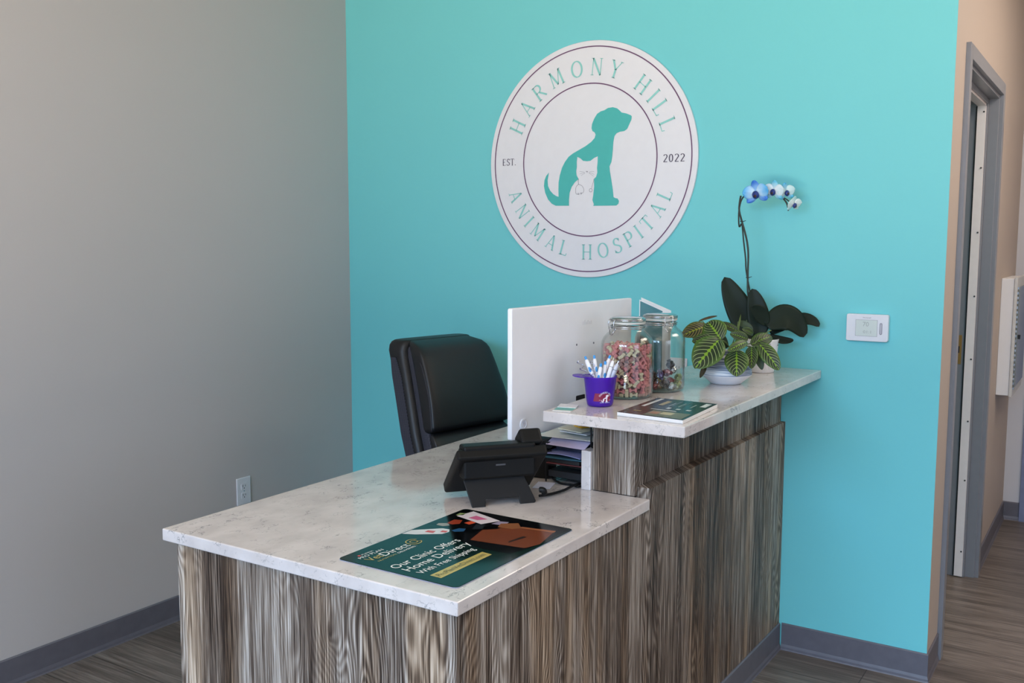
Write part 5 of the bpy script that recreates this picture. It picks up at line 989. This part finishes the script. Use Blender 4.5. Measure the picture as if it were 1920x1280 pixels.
pp = thing('potted_prayer_plant', 'potted plant with striped green leaves in a blue-grey bowl on the counter', 'potted plant', PC)
t = NT('marbled_ceramic'); o_ = t.xyz(t.coord()); nz = t.noise(t.comb(t.math('MULTIPLY', o_[0], 6), t.math('MULTIPLY', o_[1], 6), t.math('MULTIPLY', o_[2], 130)), 1.0, 3, .6)
zb = t.math('MULTIPLY', t.math('SUBTRACT', t.n.new('ShaderNodeTexCoord').outputs['Object'], 0), 1) if False else None
cc = t.ramp(nz, [(.38, (84, 94, 116)), (.46, (138, 150, 172)), (.53, (190, 198, 208)), (.60, (226, 226, 228))])
sel = t.math('GREATER_THAN', o_[2], .032); t.base(t.mix(sel, lin((222, 222, 226)), cc)); t.set(rough=.4, spec=.35); M_pot = t.m
prof = [(0, 0), (.045, 0), (.050, .002), (.056, .008), (.080, .028), (.0825, .031), (.0825, .036), (.0805, .050), (.076, .066), (.069, .082), (.060, .096), (.055, .103), (.053, .105), (.051, .104), (.055, .090), (.062, .070), (.06, .05)]
b = MB().lathe(prof, 56); b.build('bowl', M_pot, pp, smooth=True)
MB().lathe([(0, .088), (.05, .088), (.053, .094), (0, .097)], 32).build('soil', mat('soil', (44, 34, 28), .9, var=.3, scale=200), pp)
for i, (B, T, wd, k) in enumerate(DATA['leaves']):
    if k in (4, 5): leaf(pp, PC, B, T, max(wd, .006), LM[k], 'dried_leaf' if k == 4 else 'leaf_shoot', droop=.06, fold=.5, curl=-.4)
    else: leaf(pp, PC, B, Vector(T)+(Vector(T)-Vector(B))*.08, wd*(1.3 if k == 0 else 1.2), LM[k], droop=.10, fold=.10, power=.55)
b = MB()
for A_, B_ in DATA['stems']:
    A_, B_ = Vector(A_), Vector(B_); m_ = (A_+B_)/2+Vector((0, 0, .008)); b.tube([p-PC for p in smooth_line([A_, m_, B_], 4)], .0018, 6)
b.build('stems', mat('leaf_stem', (92, 106, 52), .5), pp, smooth=True)

# ------------------------------------------------------------------ orchid
OC = Vector((2.0760, -.1640, zu))
orc = thing('potted_orchid', 'blue and white orchid with dark leaves in a white pot by the teal wall', 'potted plant', OC)
b = MB(); seg = 48; L = []
for z, r in ((0, .0395), (.004, .041), (.055, .0485), (.110, .0550), (.118, .0560), (.118, .0530), (.10, .052)):
    L.append([(r*math.cos(2*PI*i/seg), r*math.sin(2*PI*i/seg), z) for i in range(seg)])
b.loft(L)
t = NT('white_quilted_ceramic'); co = t.coord(); o_ = t.xyz(co); an = t.math('ARCTAN2', o_[1], o_[0])
k1 = t.math('ABSOLUTE', t.math('SINE', t.math('ADD', t.math('MULTIPLY', an, 12), t.math('MULTIPLY', o_[2], 150)))); k2 = t.math('ABSOLUTE', t.math('SINE', t.math('SUBTRACT', t.math('MULTIPLY', an, 12), t.math('MULTIPLY', o_[2], 150))))
t.base(lin((228, 226, 228))); t.set(rough=.3); t.bump(t.math('MINIMUM', k1, k2), .35, .002); b.build('pot', t.m, orc, smooth=True)
MB().lathe([(0, .100), (.051, .100), (.052, .108), (0, .112)], 32).build('bark', mat('bark_chips', (52, 40, 34), .9, var=.4, scale=120, bump=.8, bscale=90), orc)
M_ol = mat('orchid_leaf', (20, 33, 22), .48, var=.2, scale=12, spec=.22)
for B, Mi, T, wd in DATA['oleaf']: leaf(orc, OC, B, T, wd*1.16, M_ol, mid_pt=Mi, fold=.10, power=.46, thick=.0016, slices=22)
M_st = mat('orchid_stem', (36, 42, 34), .5, var=.1)
MB().tube([Vector(p)-OC for p in smooth_line(DATA['stem1'], 4)], .0033, 8).build('support_stake', M_st, orc, smooth=True)
b = MB().tube([Vector(p)-OC for p in smooth_line(DATA['stem2'], 4)], .0027, 8); b.tube([Vector(p)-OC for p in smooth_line(DATA['stem3'], 4)], .0020, 6); b.build('flower_stem', M_st, orc, smooth=True)
b = MB()
for i in (2, 6):
    p = Vector(DATA['stem1'][i])-OC; b.tube([p+Vector((.006*math.cos(a), .006*math.sin(a), 0)) for a in [2*PI*k/10 for k in range(10)]], .0014, 6, closed=True); b.tube([p+Vector((.004, 0, 0)), p+Vector((.013, .004, .003))], .0012, 5)
b.build('plant_clip', M_dark, orc)
p = OC
for i in range(6):
    a = i*1.1; base = Vector((.02*math.cos(a), .02*math.sin(a), .10)); MB().tube([base, base+Vector((.02*math.cos(a), .02*math.sin(a), .014)), base+Vector((.034*math.cos(a), .034*math.sin(a), -.004+.006*(i % 2)))], .0028, 6).build('air_root', mat('air_root', (96, 100, 92), .6), orc, smooth=True)
def petal_mat(name, inner, outer):
    t = NT(name); uv = t.xyz(t.coord('UV')); n = t.noise(t.coord(), 60, 3)
    f = t.math('ADD', uv[1], t.math('MULTIPLY', t.math('SUBTRACT', n, .5), .5))
    t.base(t.ramp(f, [(.1, inner), (.85, outer)])); t.set(rough=.5, sss=.0); return t.m
PMS = {0: (petal_mat('blue_petal', (196, 224, 244), (84, 176, 232)), petal_mat('blue_sepal', (150, 200, 240), (50, 120, 214)), 'blue'), 1: (petal_mat('white_petal', (226, 236, 240), (206, 228, 234)), petal_mat('aqua_sepal', (214, 232, 236), (90, 190, 220)), 'white'),
       2: (petal_mat('pale_petal', (210, 232, 232), (190, 222, 224)), petal_mat('aqua_sepal2', (190, 224, 232), (80, 180, 218)), 'pale'), 3: (petal_mat('cream_petal', (228, 236, 232), (206, 226, 222)), petal_mat('cream_sepal', (222, 232, 228), (170, 214, 214)), 'cream')}
M_lip = mat('dark_lip', (30, 50, 120), .4, var=.4, scale=200); M_lipc = mat('lip_centre', (60, 36, 24), .5)
def flower(c, r, k, face, roll=0):
    pm, sm, nm = PMS[k]; c = Vector(c); f = Vector(face).normalized(); up = (Vector((0, 0, 1))-f*f.z).normalized(); rt = up.cross(f).normalized()
    if roll: q = Matrix.Rotation(roll, 3, f); up = q @ up; rt = q @ rt
    fl = bpy.data.objects.new('flower', None); COL.objects.link(fl); fl.parent = orc; fl.location = c-OC
    def pt(x, y, z): return rt*x+up*y+f*z
    def petal(name, ang, ln, wd, m, cup=.25, off=0, base=.08):
        b = MB(); vs = []; uv = []; n1, n2 = 12, 8; ca, sa = math.cos(ang), math.sin(ang)
        for kk in (0, 1):
            for i in range(n1+1):
                s = i/n1; w_ = wd*(math.sin(PI*(s*.93+.05))**.6)
                for j in range(n2+1):
                    q = j/n2*2-1; x, y = ln*(base+s*(1-base)), w_*q
                    z = off+cup*r*(s*s*.5)-.12*r*q*q+.03*r*math.sin(9*q+5*s) - kk*.0006
                    v = pt(x*ca-y*sa, x*sa+y*ca, z); vs.append(tuple(v)); uv.append((j/n2, s))
        N = (n1+1)*(n2+1); F = []
        for i in range(n1):
            for j in range(n2): a = i*(n2+1)+j; F.append((a, a+1, a+n2+2, a+n2+1)); F.append((N+a, N+a+n2+1, N+a+n2+2, N+a+1))
        edge = [i*(n2+1) for i in range(n1+1)]+[n1*(n2+1)+j for j in range(1, n2+1)]+[i*(n2+1)+n2 for i in range(n1-1, -1, -1)]+[j for j in range(n2-1, 0, -1)]
        for i in range(len(edge)): a, c_ = edge[i], edge[(i+1) % len(edge)]; F.append((a, c_, N+c_, N+a))
        b.add(vs, F, uv); b.build(name, m, fl, smooth=True)
    for a in (90, 218, 322): petal('sepal', math.radians(a), r*1.05, r*.34, sm, off=-.003)
    for a in (12, 168): petal('petal', math.radians(a), r*1.06, r*.58, pm, off=.001)
    b = MB(); b.lathe([(0, 0), (.22*r, .02*r), (.28*r, .18*r), (.16*r, .34*r), (0, .36*r)], 12)
    b.v = [tuple(pt(x, y*1.2-.12*r, z)) for x, y, z in b.v]; b.build('lip', M_lip, fl, smooth=True)
    b = MB().lathe([(0, 0), (.12*r, .05*r), (.11*r, .40*r), (0, .42*r)], 10); b.v = [tuple(pt(x, y-.18*r, z)) for x, y, z in b.v]; b.build('lip_centre', M_lipc, fl, smooth=True)
tocam = (CAMP-Vector((2.05, -.1, 1.69))).normalized()
FF = [(tocam+Vector((-.25, 0, -.15)), .15), (tocam+Vector((-.35, 0, -.05)), -.1), (tocam+Vector((.5, .2, .0)), .2), (tocam+Vector((.9, .2, -.5)), .1)]
for (c, r, k), (fc, rl) in zip(DATA['flowers'], FF): flower(c, r, k, fc, rl)
